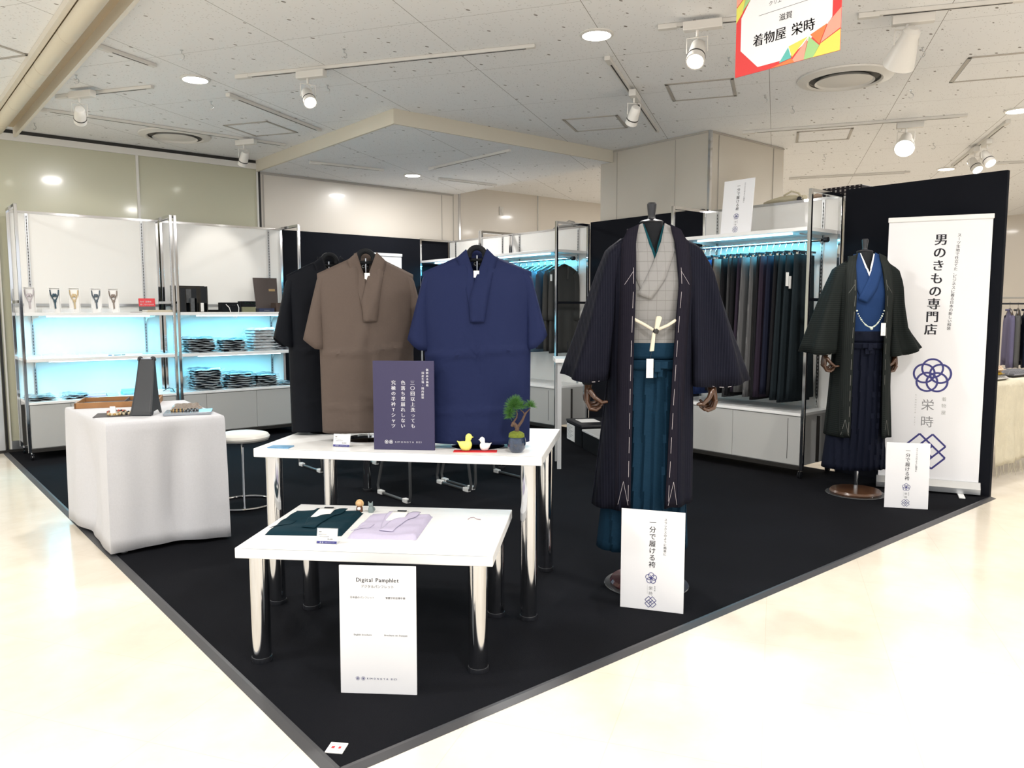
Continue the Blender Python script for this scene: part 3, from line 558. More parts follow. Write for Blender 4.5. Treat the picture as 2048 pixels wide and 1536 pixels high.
# ---------------------------------------------------------------- clothing helpers
def lerp(tab, z):
    """tab [(z, value)] ascending in z"""
    if z <= tab[0][0]: return tab[0][1]
    for (a, p), (b, q) in zip(tab, tab[1:]):
        if z <= b: return p + (q - p) * (z - a) / (b - a)
    return tab[-1][1]
def strip(g, L, R, yf, off=.004, n=24, nu=4):
    """band between two XZ polylines, laid on the surface yf(x, z)"""
    def at(P, t):
        t *= len(P) - 1; i = min(int(t), len(P) - 2); f = t - i; return (P[i][0] + (P[i + 1][0] - P[i][0]) * f, P[i][1] + (P[i + 1][1] - P[i][1]) * f)
    def fn(u, v):
        a, b = at(L, v), at(R, v); x = a[0] + (b[0] - a[0]) * u; z = a[1] + (b[1] - a[1]) * u; return (x, yf(x, z) - off, z)
    return g.sheet(fn, nu, n)
def tube_sleeve(outer, inner, depth, n=28, wob=.004, seed=0, y0=0):
    g = G(); N = 14; rs = []
    def at(P, t):
        t *= len(P) - 1; i = min(int(t), len(P) - 2); f = t - i; return Vector((P[i][0] + (P[i + 1][0] - P[i][0]) * f, 0, P[i][1] + (P[i + 1][1] - P[i][1]) * f))
    for k in range(N + 1):
        t = k / N; a, b = at(outer, t), at(inner, t); c = (a + b) / 2; h = (a - b) / 2; d = depth[0] + (depth[1] - depth[0]) * t; r = []
        for j in range(n):
            th = 2 * PI * j / n; w = 1 + t * wob / .03 * (math.sin(3 * th + seed) * .5 + math.sin(5 * th + 2.1 * seed + t * 2) * .4); sg = math.sin(th)
            p = c + h * (math.copysign(abs(math.cos(th)) ** .7, math.cos(th))) * (1 if w < 1 else w) ; p.y = y0 + d * sg * w; p.z -= .022 * t * t * (1 - abs(math.cos(th))) ; r.append(p)
        rs.append(r)
    return g.rings(rs, False, False)
# ---------------------------------------------------------------- T-shirts on counter stands
def tshirt(name, label, loc, rz, col, w=.22, zs=1.0, tz=0, mul=1):
    t = thing('shirt_stand', label[0], 'display stand', loc, rz, 'counter shirt stands')
    G().lathe([(0, .001), (.12, .001), (.122, .004), (.118, .007), (.03, .012), (0, .012)], n=40).build('base', chrome, t); G().cyl((0, 0, .01), (0, 0, .86), .0055, n=14).build('pole', chrome, t)
    G().tube([(.036 * math.cos(a), -.012, .858 + .036 * math.sin(a)) for a in [PI * k / 12 for k in range(-1, 14)]], .013, 10).build('neck_ring', blackmat, t)
    G().tube([(-.17, 0, .79), (-.1, 0, .82), (-.03, 0, .84), (.03, 0, .84), (.1, 0, .82), (.17, 0, .79)], .008, 8).build('shoulder_bar', blackmat, t)
    m = cloth('shirt_' + name, col, .7, .7, 8); c = thing('t_shirt', label[1], 't-shirt', loc, rz, 'kimono collared T-shirts on stands'); hem = .035 + tz
    def zt(x, front):
        x = abs(x); e = .862 if x < .065 else .862 - (x - .065) / (w - .065) * .075
        if front and x < .045: e = .752 + (.11) * x / .045
        return e
    def surf(x, t_):
        d = .08 * (1 - t_ ** 7) + .012; k = max(0, 1 - abs(x / w) ** 2.6) ** .5; return d * k
    def crease(x, z): return .014 * math.exp(-((z - .43 - .012 * math.sin(9 * x)) / .009) ** 2) + .011 * math.exp(-((z - .17 - .006 * math.sin(14 * x)) / .007) ** 2) + .01 * math.exp(-((x + .09 - .3 * (z - .3)) / .012) ** 2) * (z > .44) + .008 * math.exp(-((x - .03 - .03 * math.sin(8 * z)) / .01) ** 2) * (z < .43) + .0035 * math.sin(22 * x + 9 * z) * (1 - z) + .004 * math.sin(13 * x * (1 if x > 0 else -1) + 14 * z + 1)
    g = G(); n = 44
    g.sheet(lambda u, v: ((lambda x: (x * (1 - .035 * (1 - v)), -surf(x, v) - crease(x, hem + v * (zt(x, 1) - hem)), hem + v * (zt(x, 1) - hem)))(-w * math.cos(PI * u))), n, 50)
    g.sheet(lambda u, v: ((lambda x: (x * (1 - .035 * (1 - v)), surf(x, v), hem + v * (zt(x, 0) - hem)))(w * math.cos(PI * u))), n, 30)
    g.build('body', m, c, solid=.0015, ang=70)
    yf = lambda x, z: -surf(x, min(.96, max(0, (z - hem) / (.83 - hem)))) - crease(x, z)
    for s in (-1, 1): tube_sleeve([(s * (w - .035), .797), (s * (w + .0), .765), (s * (w + .032), .64), (s * (w + .07), .495 + .01 * s)], [(s * (w - .05), .72), (s * (w - .03), .65), (s * (w - .025), .56), (s * (w - .03), .44)], (.02, .042), seed=s + len(name)).build('sleeve', m, c, solid=.0015, ang=70)
    mc = m
    o = strip(G(), [(-.088, .848), (-.062, .76), (-.036, .66), (-.022, .572)], [(-.046, .885), (-.005, .757), (.0, .7), (.0, .6)], yf, .003).build('collar', mc, c, solid=.004, ang=70, off=0)
    strip(G(), [(.046, .888), (-.004, .757), (-.03, .66), (-.026, .565)], [(.092, .842), (.068, .75), (.05, .66), (.036, .565)], yf, .0085).build('collar', mc, c, solid=.004, ang=70, off=0)
    g = G(); g.sheet(lambda u, v: ((lambda x: (x, .03 * math.cos(x / .06) + .004, .80 + v * .085))(-.05 + .1 * u)), 10, 4); q = g.build('collar', mc, c, solid=.003)
    g = G(); g.sheet(lambda u, v: (-.018 + .036 * u, .018, .812 + .024 * v), 2, 2); g.build('neck_label', blackmat, c, smooth=False); g = G(); g.ringmark(-.009, .824, .006, .0015, .0172); g.word('EIZI', .008, .006, .824, .0172); g.build('label_print', whiteink, c, smooth=False)
    B('swing_tag', (-.012, -.052, .742), (.012, -.05, .79), paper, c)
    return c
tshirt('brown', ('chrome stand holding up the brown shirt on the large white table', 'taupe brown short sleeved shirt with crossed collar on the large table'), (1.84, 3.265, LZ), FR + .3, (.1, .076, .064), w=.224, tz=.01)
tshirt('blue', ('chrome stand holding up the blue shirt on the large white table', 'navy blue short sleeved shirt with crossed collar behind the bonsai'), (2.125, 2.775, LZ), FR - .02, (.011, .017, .06), w=.243, tz=-.012)
tshirt('black', ('chrome stand holding up the black shirt at the table corner', 'black short sleeved shirt half hidden behind the brown shirt'), (1.82, 3.6, LZ), FR + .55, (.004, .005, .008), w=.215, tz=-.02)
# ---------------------------------------------------------------- kimono mannequins
def hand_mesh(s):
    """wooden jointed hand hanging from the wrist; s=-1 at the viewer's left"""
    g = G(); i = -s                                             # fingers curl toward the body
    g.cap((0, 0, .03), (0, 0, -.005), .02, .017)
    pal = [[(a * math.cos(k * PI / 8) * .5 + dx, b * math.sin(k * PI / 8) * .5, z) for k in range(16)] for z, a, b, dx in ((.0, .032, .035, 0), (-.02, .034, .058, 0), (-.05, .03, .072, i * .002), (-.066, .026, .07, i * .004))]
    g.rings(pal)
    for k, (y, L) in enumerate(((-.028, .036), (-.0095, .04), (.0095, .037), (.027, .03))):
        p0 = Vector((i * .004, y, -.068)); a1 = .55 + .12 * k; p1 = p0 + Vector((i * math.sin(a1), 0, -math.cos(a1))) * L * .8
        a2 = 1.5 + .14 * k; p2 = p1 + Vector((i * math.sin(a2), -.1, -math.cos(a2))) * L * .72; a3 = 2.35 + .1 * k; p3 = p2 + Vector((i * math.sin(a3), -.05, -math.cos(a3))) * L * .55
        g.cap(p0, p1, .0092, .0082); g.cap(p1, p2, .008, .0072); g.cap(p2, p3, .007, .0052)
    q0 = Vector((i * .008, -.03, -.02)); q1 = q0 + Vector((i * .022, -.012, -.022)); q2 = q1 + Vector((i * .03, -.002, -.016)); q3 = q2 + Vector((i * .02, .004, .004))
    g.cap(q0, q1, .0115, .0095); g.cap(q1, q2, .009, .0078); g.cap(q2, q3, .0074, .0055); return g
def mannequin(tag_label, loc, rz, M, shape, cordkind):
    t = thing('mannequin', tag_label, 'mannequin', loc, rz, 'dressed tailor mannequins')
    G().lathe([(0, 0), (.205, 0), (.208, .004), (.205, .007), (0, .007)], n=48).build('floor_disc', mat('clear_disc', (.06, .065, .07), .1, coat=.6), t)
    G().lathe([(0, .0075), (.175, .0075), (.18, .018), (.17, .032), (.05, .038), (0, .038)], n=48).build('base', M['base'], t)
    G().cyl((0, 0, .036), (0, 0, 1.1), .014, n=18).build('pole', chrome, t)
    # torso form: one continuous body from hips to neck
    g = G(); prof = [(.95, .14, .11), (1.1, .13, .1), (1.3, .155, .11), (1.48, .175, .11), (1.58, .165, .09), (1.64, .1, .07), (1.68, .062, .06), (1.75, .058, .058), (1.768, .05, .05)]
    g.rings([[(a * math.cos(k * PI / 16), .01 + b * math.sin(k * PI / 16), z) for k in range(32)] for z, a, b in prof]); g.build('body', blackmat, t, ang=60)
    G().lathe([(.0, 1.762), (.052, 1.762), (.057, 1.768), (.05, 1.775), (.03, 1.779), (.018, 1.784), (.0165, 1.79), (.017, 1.8), (.022, 1.84), (.0225, 1.852), (.017, 1.859), (0, 1.86)], (0, .01), 28).build('neck_cap', blackpl, t)
    # hakama
    zh = .2; wt = [(zh, .225), (.5, .2), (.85, .165), (1.1, .142), (1.2, .14)]; dt = [(zh, .15), (.6, .14), (1.2, .105)]; sk = [(zh, -.025), (1.2, 0)]
    def hakf(x, z, pl=1):
        w, d = lerp(wt, z), lerp(dt, z); u = x / w; e = max(0, 1 - min(1, abs(u)) ** 2.2) ** .5; f = ((x - .01) * (1 + .25 * (1.2 - z))) / .056; s_ = (f - math.floor(f)); return -d * e + (pl * (.019 if z < 1.05 else .004) * (s_ - .5)) * (1 if abs(u) < .93 else 0)
    g = G(); n = 150
    def hk(u, v):
        z = zh + (1.185 - zh) * v; th = -PI * u * 2; w = lerp(wt, z); x = -w * math.cos(th); x = -w * (math.copysign(abs(math.cos(th)) ** 1.0, math.cos(th)))
        front = u < .5; y = hakf(x, z) if front else lerp(dt, z) * max(0, 1 - (x / w) ** 2) ** .5 * (1 + .05 * math.sin(u * 60))
        return (x + lerp(sk, z), y + .0, z)
    g.sheet(hk, n, 26); o = g.build('hakama_skirt', M['hakama'], t, solid=.002, ang=28)
    wy = lambda x, z: -.118 * max(0, 1 - (x / .16) ** 2) ** .5
    g = G(); strip(g, [(-.15, 1.125), (-.15, 1.2)], [(.15, 1.125), (.15, 1.2)], wy, .004, 4, 24); strip(g, [(-.15, 1.075), (-.15, 1.12)], [(.15, 1.075), (.15, 1.12)], wy, .002, 4, 24); b = g.build('waistband', M['hakama'], t, solid=.006, off=0)
    g = G(); g.box((.005, -.138, 1.098), (.1, .014, .034)); g.box((.005, -.148, 1.09), (.03, .014, .05)); g.box((-.01, -.138, 1.058), (.03, .01, .04)); g.box((.02, -.136, 1.06), (.026, .01, .036)); g.build('bow', M['hakama'], t, bevel=.003, smooth=False)
    # kimono
    kw = [(1.15, .145), (1.3, .165), (1.5, .19), (1.6, .16), (1.70, .09)]
    kf = lambda x, z: -(lerp([(1.15, .12), (1.45, .135), (1.62, .09), (1.74, .05)], z)) * max(.0, 1 - min(1, abs(x / lerp(kw, z))) ** 2.4) ** .5 + .0
    g = G(); g.sheet(lambda u, v: ((lambda z: (lambda x: (x, kf(x, z), z))(-lerp(kw, z) * math.cos(PI * u)))(1.16 + (.5 - .13 * (math.exp(-((u - .5) / .12) ** 2))) * v)), 40, 20)
    g.sheet(lambda u, v: ((lambda z: (lambda x: (x, -kf(x, z) * .8, z))(lerp(kw, z) * math.cos(PI * u)))(1.16 + .54 * v)), 24, 12); g.build('kimono', M['kimono'], t, ang=60)
    cy = lambda x, z: kf(x, z) - .0 if z < 1.64 else -.055 + (z - 1.64) * .35 - .02 * (1 - min(1, (x / .1) ** 2)) 
    g = G(); strip(g, [(.045, 1.75), (.014, 1.66), (-.012, 1.578)], [(.075, 1.74), (.05, 1.66), (.005, 1.575)], cy, .004); strip(g, [(-.075, 1.745), (-.05, 1.66), (-.015, 1.575)], [(-.045, 1.755), (-.014, 1.66), (.006, 1.578)], cy, .005); g.build('inner_collar', M['inner'], t, solid=.002, off=0)
    g = G(); strip(g, [(-.1, 1.735), (-.105, 1.62), (-.095, 1.5), (-.06, 1.41)], [(-.052, 1.758), (-.028, 1.66), (-.0, 1.56), (.0, 1.45)], cy, .008); o = g.build('collar', M['kimono'], t, solid=.003, off=0)
    g = G(); strip(g, [(.052, 1.758), (.028, 1.67), (-.02, 1.56), (-.09, 1.425)], [(.108, 1.73), (.09, 1.63), (.04, 1.5), (-.03, 1.4)], cy, .013); g.build('collar', M['kimono'], t, solid=.003, off=0)
    g = G(); g.sheet(lambda u, v: ((lambda a: (.078 * math.cos(a), .005 + .062 * math.sin(a), 1.665 + .085 * v))(-.35 + (PI + .7) * u)), 24, 3); g.build('collar', M['kimono'], t, solid=.004)
    # haori
    hz = shape['hem']; zl = 1.655
    wL = shape['wl']; wR = shape['wr']; oL = [(hz, -.118), (1.2, -.105), (1.5, -.098), (1.72, -.085)]; oR = shape['or']
    def hd(z): return lerp([(hz, .185), (1.0, .16), (1.45, .15), (1.6, .1), (1.7, .055)], z)
    def hy(x, z):
        w = lerp(wR, z) if x > 0 else lerp(wL, z); return -hd(z) * max(0, 1 - min(1, abs(x) / w) ** 2.3) ** .5
    def top(x): x = abs(x); return 1.735 if x < .085 else lerp([(.085, 1.72), (.15, 1.685), (.205, 1.64), (.26, 1.56)], x)
    for s in (-1, 1):
        wt_, ot = (wL, oL) if s < 0 else (wR, oR); g = G()
        def fr_(u, v):
            x0 = abs(lerp(ot, hz + v * 1.2)); z = hz; 
            for _ in range(2):
                w = lerp(wt_, z); o_ = abs(lerp(ot, z)) * (1 if s < 0 or lerp(ot, z) > 0 else -1); x = w - (w - o_) * (math.sin(u * PI / 2)) ** 1.0; tz = top(x); z = hz + v * (tz - hz) + (.0 if v else .0)
            fold = .014 * math.sin(x * 75 + 2 * s + z) * (1 - v) ** .8 * (1 - abs(2 * u - 1) ** 3); zz = z + (shape['tilt'] * x * s * (1 - v)); return (s * x, hy(x * s, z) + fold, zz)
        g.sheet(fr_, 26, 40); g.build('coat_front', M['haori'], t, solid=.0025, ang=50)
    g = G()
    def bk_(u, v):
        a = PI * u; x = -math.cos(a); z = hz
        for _ in range(2):
            X = x * (lerp(wR, z) if x > 0 else lerp(wL, z)); z = hz + v * (top(X) - hz)
        return (X, hd(z) * math.sin(a) ** .8 * (1 + .06 * (1 - v) * math.sin(26 * a)), z + shape['tilt'] * X * (1 - v))
    g.sheet(bk_, 50, 30); g.build('coat_back', M['haori'], t, solid=.0025, ang=50)
    for s in (-1, 1):
        ot = oL if s < 0 else oR; zz = [hz + .01, .8, 1.2, 1.5, 1.66, 1.735]; inn = [(lerp(ot, z), z) for z in zz]; inn[-1] = (s * .072, 1.752); bw = .066
        outp = [(x + s * bw, z) for x, z in inn]; outp[-1] = (s * .125, 1.728)
        g = G(); strip(g, inn, outp, hy, .008 if s < 0 else .009, 40, 3); q = g.build('coat_collar', M['band'], t, solid=.004, off=0, ang=60)
        g = G(); z = hz + .04
        while z < 1.5:
            x0 = lerp(ot, z) + s * .012; x1 = lerp(ot, z + .075) + s * .012; strip(g, [(x0, z), (x1, z + .075)], [(x0 + .0016, z), (x1 + .0016, z + .075)], hy, .0125, 5, 1); z += .112
        xa = lerp(ot, hz + .02) + s * .012; xm = lerp(ot, hz + .12) + s * .034; xb = lerp(ot, hz + .02) + s * .056
        for (p, q_) in (((xa, hz + .02), (xm, hz + .13)), ((xb, hz + .02), (xm, hz + .13)), ((lerp(ot, 1.52) + s * .012, 1.53), (lerp(ot, 1.5) + s * .05, 1.47))): strip(g, [p, q_], [(p[0] + .0014, p[1]), (q_[0] + .0014, q_[1])], hy, .0128, 6, 1)
        g.build('basting_stitches', M['stitch'], q, smooth=False)
    g = G(); g.sheet(lambda u, v: ((lambda a: (.118 * math.cos(a), .0 + .085 * math.sin(a), 1.69 + .045 * v + .01 * math.sin(a)))(-.3 + (PI + .6) * u)), 24, 3); g.build('coat_collar', M['band'], t, solid=.005)
    for s in (-1, 1):
        sh = shape['sl'] if s < 0 else shape['sr']; g = tube_sleeve(*sh, (.06, .12), n=40, wob=.016, seed=1.5 * s + 1); q = g.build('sleeve', M['haori'], t, solid=.0025, ang=60)
        g2 = G(); outer, inner = sh; a, b = outer[-1], inner[-1]
        for k in (0, 1, 2, 3, 4, 5):
            f0, f1 = .06 + k * .16, .14 + k * .16; rr = lambda f: (a[0] + (b[0] - a[0]) * f, -.12 * math.sin(PI * f) * 1.06 - .004, a[1] + (b[1] - a[1]) * f - .022 * (math.sin(PI * f)) + .006); p, q0 = rr(f0), rr(f1); g2.add([p, q0, (q0[0], q0[1], q0[2] + .002), (p[0], p[1], p[2] + .002)], [(0, 1, 2, 3)])
        g2.build('basting_stitches', M['stitch'], q, smooth=False)
        hx, hzz = shape['hand'][0 if s < 0 else 1]; h = hand_mesh(s).build('hand', woodhand, t, loc=(hx, -.045, hzz), ang=60); h.scale = (1.18, 1.18, 1.18); h.rotation_euler = (0.1, shape['hrot'][0 if s < 0 else 1], 0)
        G().cap((hx, -.045, hzz + .02), (s * .2, .0, 1.5), .03, .045).build('arm', blackmat, t)
    if cordkind == 'cord':
        cm = mat('ivory_cord', (.72, .66, .52), .7, bump=.5, bscale=400); g = G()
        g.tube([(-.102, -.135, 1.31), (-.06, -.165, 1.285), (-.022, -.17, 1.262)], .007, 8); g.tube([(.087, -.14, 1.305), (.045, -.165, 1.282), (-.0, -.17, 1.264)], .007, 8); q = g.build('coat_cord', cm, t)
        g = G(); g.prism([(-.018, 1.26), (.0, 1.26), (.016, 1.318), (.008, 1.325), (-.008, 1.324), (-.012, 1.31)], -.182, -.166); g.prism([(-.026, 1.25), (-.012, 1.25), (-.018, 1.165), (-.038, 1.163)], -.18, -.166); g.build('tassel', cm, q, smooth=False, bevel=.003); g = G(); g.axis((-.012, -.172, 1.245), (-.008, -.172, 1.268), [(0, .011), (.006, .013), (.017, .013), (.023, .011)], 12); g.build('cord_knot', darktrim, q)
        tg = (-.035, 1.085)
    else:
        cm = mat('jade_beads', (.62, .68, .58), .2, coat=.4); g = G()
        for k in range(27):
            f = k / 26; x = -.1 + .185 * f; g.ball((x, -.158 - .02 * math.sin(PI * f), 1.345 - .115 * math.sin(PI * f) ** .8 * 1), .0052 if k % 4 else .0068, 8)
        g.ball((-.005, -.182, 1.222), .011, 10); g.build('bead_cord', cm, t); tg = (.08, 1.215)
    q = G(); q.lo((tg[0] - .016, -.172, tg[1] - .044), (tg[0] + .016, -.1705, tg[1] + .044)); q = q.build('swing_tag', paper, t, smooth=False); G().tube([(tg[0], -.171, tg[1] + .038), (tg[0] + .01, -.168, tg[1] + .09)], .0008, 4).build('tag_string', ink, q)
    g = G(); g.column('栄時', .007, tg[0], tg[1] - .018, -.1728, 0, 1.3); g.build('tag_print', inkgrey, q, smooth=False)
    return t
SH1 = dict(hem=.425, tilt=.06, wl=[(.4, .275), (.72, .235), (1.0, .2), (1.35, .2), (1.6, .215), (1.7, .2)], wr=[(.4, .212), (.8, .21), (1.35, .2), (1.6, .225), (1.7, .21)], **{'or': [(.4, .042), (.8, .06), (1.2, .082), (1.5, .104), (1.72, .095)]},
    sl=([(-.15, 1.69), (-.215, 1.64), (-.255, 1.53), (-.3, 1.38), (-.35, 1.22), (-.41, 1.045)], [(-.12, 1.62), (-.155, 1.52), (-.165, 1.4), (-.17, 1.28), (-.185, 1.15), (-.2, 1.025)]),
    sr=([(.15, 1.69), (.225, 1.65), (.285, 1.55), (.33, 1.4), (.385, 1.22), (.452, 1.015)], [(.12, 1.62), (.155, 1.52), (.17, 1.4), (.18, 1.28), (.2, 1.15), (.215, 1.0)]), hand=((-.305, 1.0), (.285, 1.0)), hrot=(.12, -.3))
haori1 = stripes('navy_stripe', (.006, .0065, .013), (.011, .0115, .02), 0, .012, .35); band1 = stripes('navy_stripe_band', (.009, .008, .0145), (.014, .0125, .02), 0, .008, .4)
MA = dict(base=mat('maroon_gloss', (.07, .012, .016), .18, coat=.6), hakama=stripes('teal_linen', (.006, .026, .05), (.008, .031, .06), 2, .004, .5, bump=.4), kimono=stripes('grey_check', (.26, .255, .25), (.2, .19, .185), 0, .04, .05, c3=(.19, .185, .18), axis2=2, p2=.045, d2=.06), inner=cloth('teal_inner', (.004, .05, .065)), haori=haori1, band=band1, stitch=mat('pale_thread', (.55, .5, .52), .7))
mannequin('tall mannequin in open navy robe, grey kimono and teal pleated skirt', (2.905, 2.43, .0065), FR + .03, MA, SH1, 'cord')
SH2 = dict(hem=.44, tilt=.0, wl=[(.4, .235), (.72, .21), (1.0, .195), (1.35, .2), (1.6, .215), (1.7, .2)], wr=[(.4, .225), (.8, .2), (1.35, .2), (1.6, .225), (1.7, .21)], **{'or': [(.4, .105), (.8, .1), (1.2, .1), (1.5, .1), (1.72, .09)]},
    sl=([(-.15, 1.69), (-.215, 1.65), (-.255, 1.54), (-.31, 1.38), (-.36, 1.22), (-.415, 1.05)], [(-.12, 1.62), (-.15, 1.52), (-.165, 1.4), (-.17, 1.28), (-.175, 1.15), (-.18, 1.05)]),
    sr=([(.15, 1.69), (.225, 1.64), (.255, 1.54), (.265, 1.4), (.3, 1.22), (.39, 1.075)], [(.12, 1.62), (.155, 1.52), (.165, 1.4), (.17, 1.28), (.175, 1.15), (.19, 1.03)]), hand=((-.27, 1.03), (.215, 1.03)), hrot=(.15, -.15))
MB_ = dict(base=wood, hakama=cloth('ink_navy', (.006, .008, .018), .8, .25), kimono=cloth('royal_blue', (.012, .035, .11), .75, .2), inner=mat('white_inner', (.85, .85, .87), .6), haori=stripes('charcoal_green_stripe', (.008, .011, .0105), (.016, .019, .018), 2, .014, .35), band=stripes('charcoal_band', (.013, .016, .015), (.02, .023, .022), 0, .01, .35), stitch=mat('grey_thread', (.22, .22, .2), .7))
mannequin('mannequin in dark charcoal robe over royal blue kimono beside the banner', (5.56, 2.68, .0065), FR - .06, MB_, SH2, 'beads')
# ---------------------------------------------------------------- clothes on the rails
def jacket(label, y, col, name, L=.98, w=.215, rz=0, X=5.95, zt=1.91, tg=False, grp='jackets hanging on the corner racks', zhem=None):
    t = thing('hanging_jacket', label, 'jacket', (X, y, zt), rz, grp); m = MATS.get('cl_' + name) or cloth('cl_' + name, col, .8, .25, 8)
    g = G(); g.tube([(-.005, 0, .013), (.008, 0, .022), (.017, 0, .012), (.012, 0, -.01), (0, 0, -.03), (0, 0, -.055)], .0018, 6); h = g.build('hanger_hook', chrome, t)
    g = G(); g.tube([(-.17, 0, -.12), (-.1, 0, -.085), (0, 0, -.055), (.1, 0, -.085), (.17, 0, -.12)], .012, 8); g.build('hanger', mat('dark_hanger', (.05, .035, .025), .35) if 'dark_hanger' not in MATS else MATS['dark_hanger'], t)
    top = lambda x: -.075 - .0 if abs(x) < .05 else -.075 - (abs(x) - .05) * .33
    def f(sg):
        def q(u, v):
            x = -w * math.cos(PI * u) * sg; x *= 1 + .06 * (1 - v); z = -L + v * (L + top(x)); d = .035 * math.sin(PI * u) ** .7 * (1 - v ** 8 * .8) * (1 + .3 * (1 - v) * math.sin(u * 24)); return (x, -sg * d, z)
        return q
    g = G(); g.sheet(f(1), 26, 12); g.sheet(f(-1), 26, 12); g.build('body', m, t, solid=.002, ang=60)
    for s in (-1, 1):
        g = tube_sleeve([(s * .17, -.12), (s * (w + .01), -.16), (s * (w + .02), -.35), (s * (w + .025), -.66)], [(s * .12, -.16), (s * .14, -.25), (s * .13, -.4), (s * .1, -.64)], (.025, .03), n=16, wob=.006, seed=s + y * 5); g.build('sleeve', m, t, solid=.002, ang=60)
    g = G(); g.tube([(-.05, -.01, -.07), (-.03, .03, -.065), (.03, .03, -.065), (.05, -.01, -.07), (.02, -.035, -.22)], .012, 6); g.build('collar', m, t)
    if tg: B('swing_tag', (-.245, -.03, -.24), (-.215, -.0285, -.17), paper, t)
    return t
JC = [('charcoal', (.05, .05, .048), 'charcoal grey'), ('charcoal', (.05, .05, .048), 'charcoal grey'), ('slate', (.04, .05, .07), 'slate grey'), ('steelblue', (.1, .17, .24), 'steel blue'), ('ash', (.2, .24, .27), 'ash grey'), ('ink', (.012, .015, .025), 'ink black'), ('mid', (.07, .09, .13), 'dusky blue'), ('mocha', (.08, .06, .05), 'mocha'), ('ink', (.012, .015, .025), 'ink black'), ('navy', (.015, .03, .1), 'navy')]
for k in range(10):
    n_, c_, w_ = JC[k]; jacket(f'{w_} jacket on the middle corner rail, {ORD[k]} from the end near the tall robe', 6.2 + .105 * k, c_, n_, tg=(k == 0), rz=random.uniform(-.12, .12), L=[1.02, 1.0, .98, 1.02, .97, .95, 1.0, .96, .97, 1.0][k])
JB = [('navy', 'navy'), ('steelblue', 'steel blue'), ('cobalt', 'cobalt blue'), ('ash', 'ash grey'), ('mid', 'dusky blue'), ('cobalt', 'cobalt blue'), ('steelblue', 'steel blue'), ('ash', 'ash grey'), ('cobalt', 'cobalt blue'), ('navy', 'navy')]
for k in range(10):
    n_, w_ = JB[k]; c_ = dict(navy=(.015, .03, .1), steelblue=(.1, .17, .24), cobalt=(.03, .06, .2), ash=(.2, .24, .27), mid=(.07, .09, .13))[n_]
    jacket(f'{w_} jacket on the farthest corner rail, {ORD[9 - k]} from its left end', 7.58 + .112 * k, c_, n_, rz=random.uniform(-.12, .12))
def skirt(label, y, col, name, zb=-1.3, w0=.15, w1=.2, rz=0, tg=False, X=5.93):
    t = thing('hanging_skirt', label, 'skirt', (X, y, 1.91), rz, 'pleated skirts hanging on the right rail'); m = MATS.get('sk_' + name) or (stripes('sk_' + name, col, tuple(c * 1.5 for c in col), 0, .012, .2) if 'grey' in name else cloth('sk_' + name, col, .8, .2, 8))
    g = G(); g.tube([(-.005, 0, .013), (.008, 0, .022), (.017, 0, .012), (.012, 0, -.01), (0, 0, -.03), (0, 0, -.075)], .0018, 6); g.build('hanger_hook', chrome, t)
    h = B('hanger_bar', (-.17, -.006, -.088), (.17, .006, -.072), blackpl, t, bevel=.002)
    for x in (-.1, .1): g = G(); g.box((x, 0, -.1), (.022, .022, .034)); g.build('clip', chrome, h, smooth=False, bevel=.002)
    def f(sg):
        def q(u, v):
            z = zb + v * (-.105 - zb); w = w1 + (w0 - w1) * min(1, v * 1.0) ** .8; x = -w * math.cos(PI * u) * sg; sw = math.sin(PI * u) ** .6; pl = (u * 9) % 1
            return (x, -sg * (.014 + .016 * (1 - v)) * sw - sg * .008 * (pl - .5) * (1 if v < .86 else .2) * sw, z)
        return q
    g = G(); g.sheet(f(1), 54, 14); g.sheet(f(-1), 54, 14); g.build('pleated_body', m, t, solid=.002, ang=25)
    if tg: B('swing_tag', (-.19, -.035, -.36), (-.155, -.033, -.25), paper, t); B('swing_tag', (-.15, -.036, -.38), (-.12, -.034, -.28), paper, t)
    return t
SK = ['tealblack', 'tealblack', 'tealblack', 'black', 'navyblack', 'plum', 'black', 'greystripe', 'greystripe', 'plum', 'black', 'darkgrey', 'black', 'taupe', 'black', 'navy', 'royal', 'royal', 'navy', 'royal']
SC_ = dict(tealblack=(.012, .018, .022), black=(.01, .01, .012), navyblack=(.01, .012, .025), plum=(.025, .018, .03), greystripe=(.09, .09, .092), darkgrey=(.04, .04, .042), taupe=(.14, .115, .1), navy=(.01, .02, .07), royal=(.012, .035, .14))
SW = dict(tealblack='teal black', black='black', navyblack='navy black', plum='dark plum', greystripe='grey striped', darkgrey='dark grey', taupe='taupe', navy='navy', royal='royal blue')
for k, s_ in enumerate(SK): skirt(f'{SW[s_]} pleated skirt on the right rail, {ORD[k]} from its banner end', 3.36 + .0575 * k, SC_[s_], s_, zb=-1.28 - .03 * math.sin(k * 1.3), rz=random.uniform(-.28, .12), tg=(k == 1), w1=.2 + .01 * math.sin(k), X=5.93)
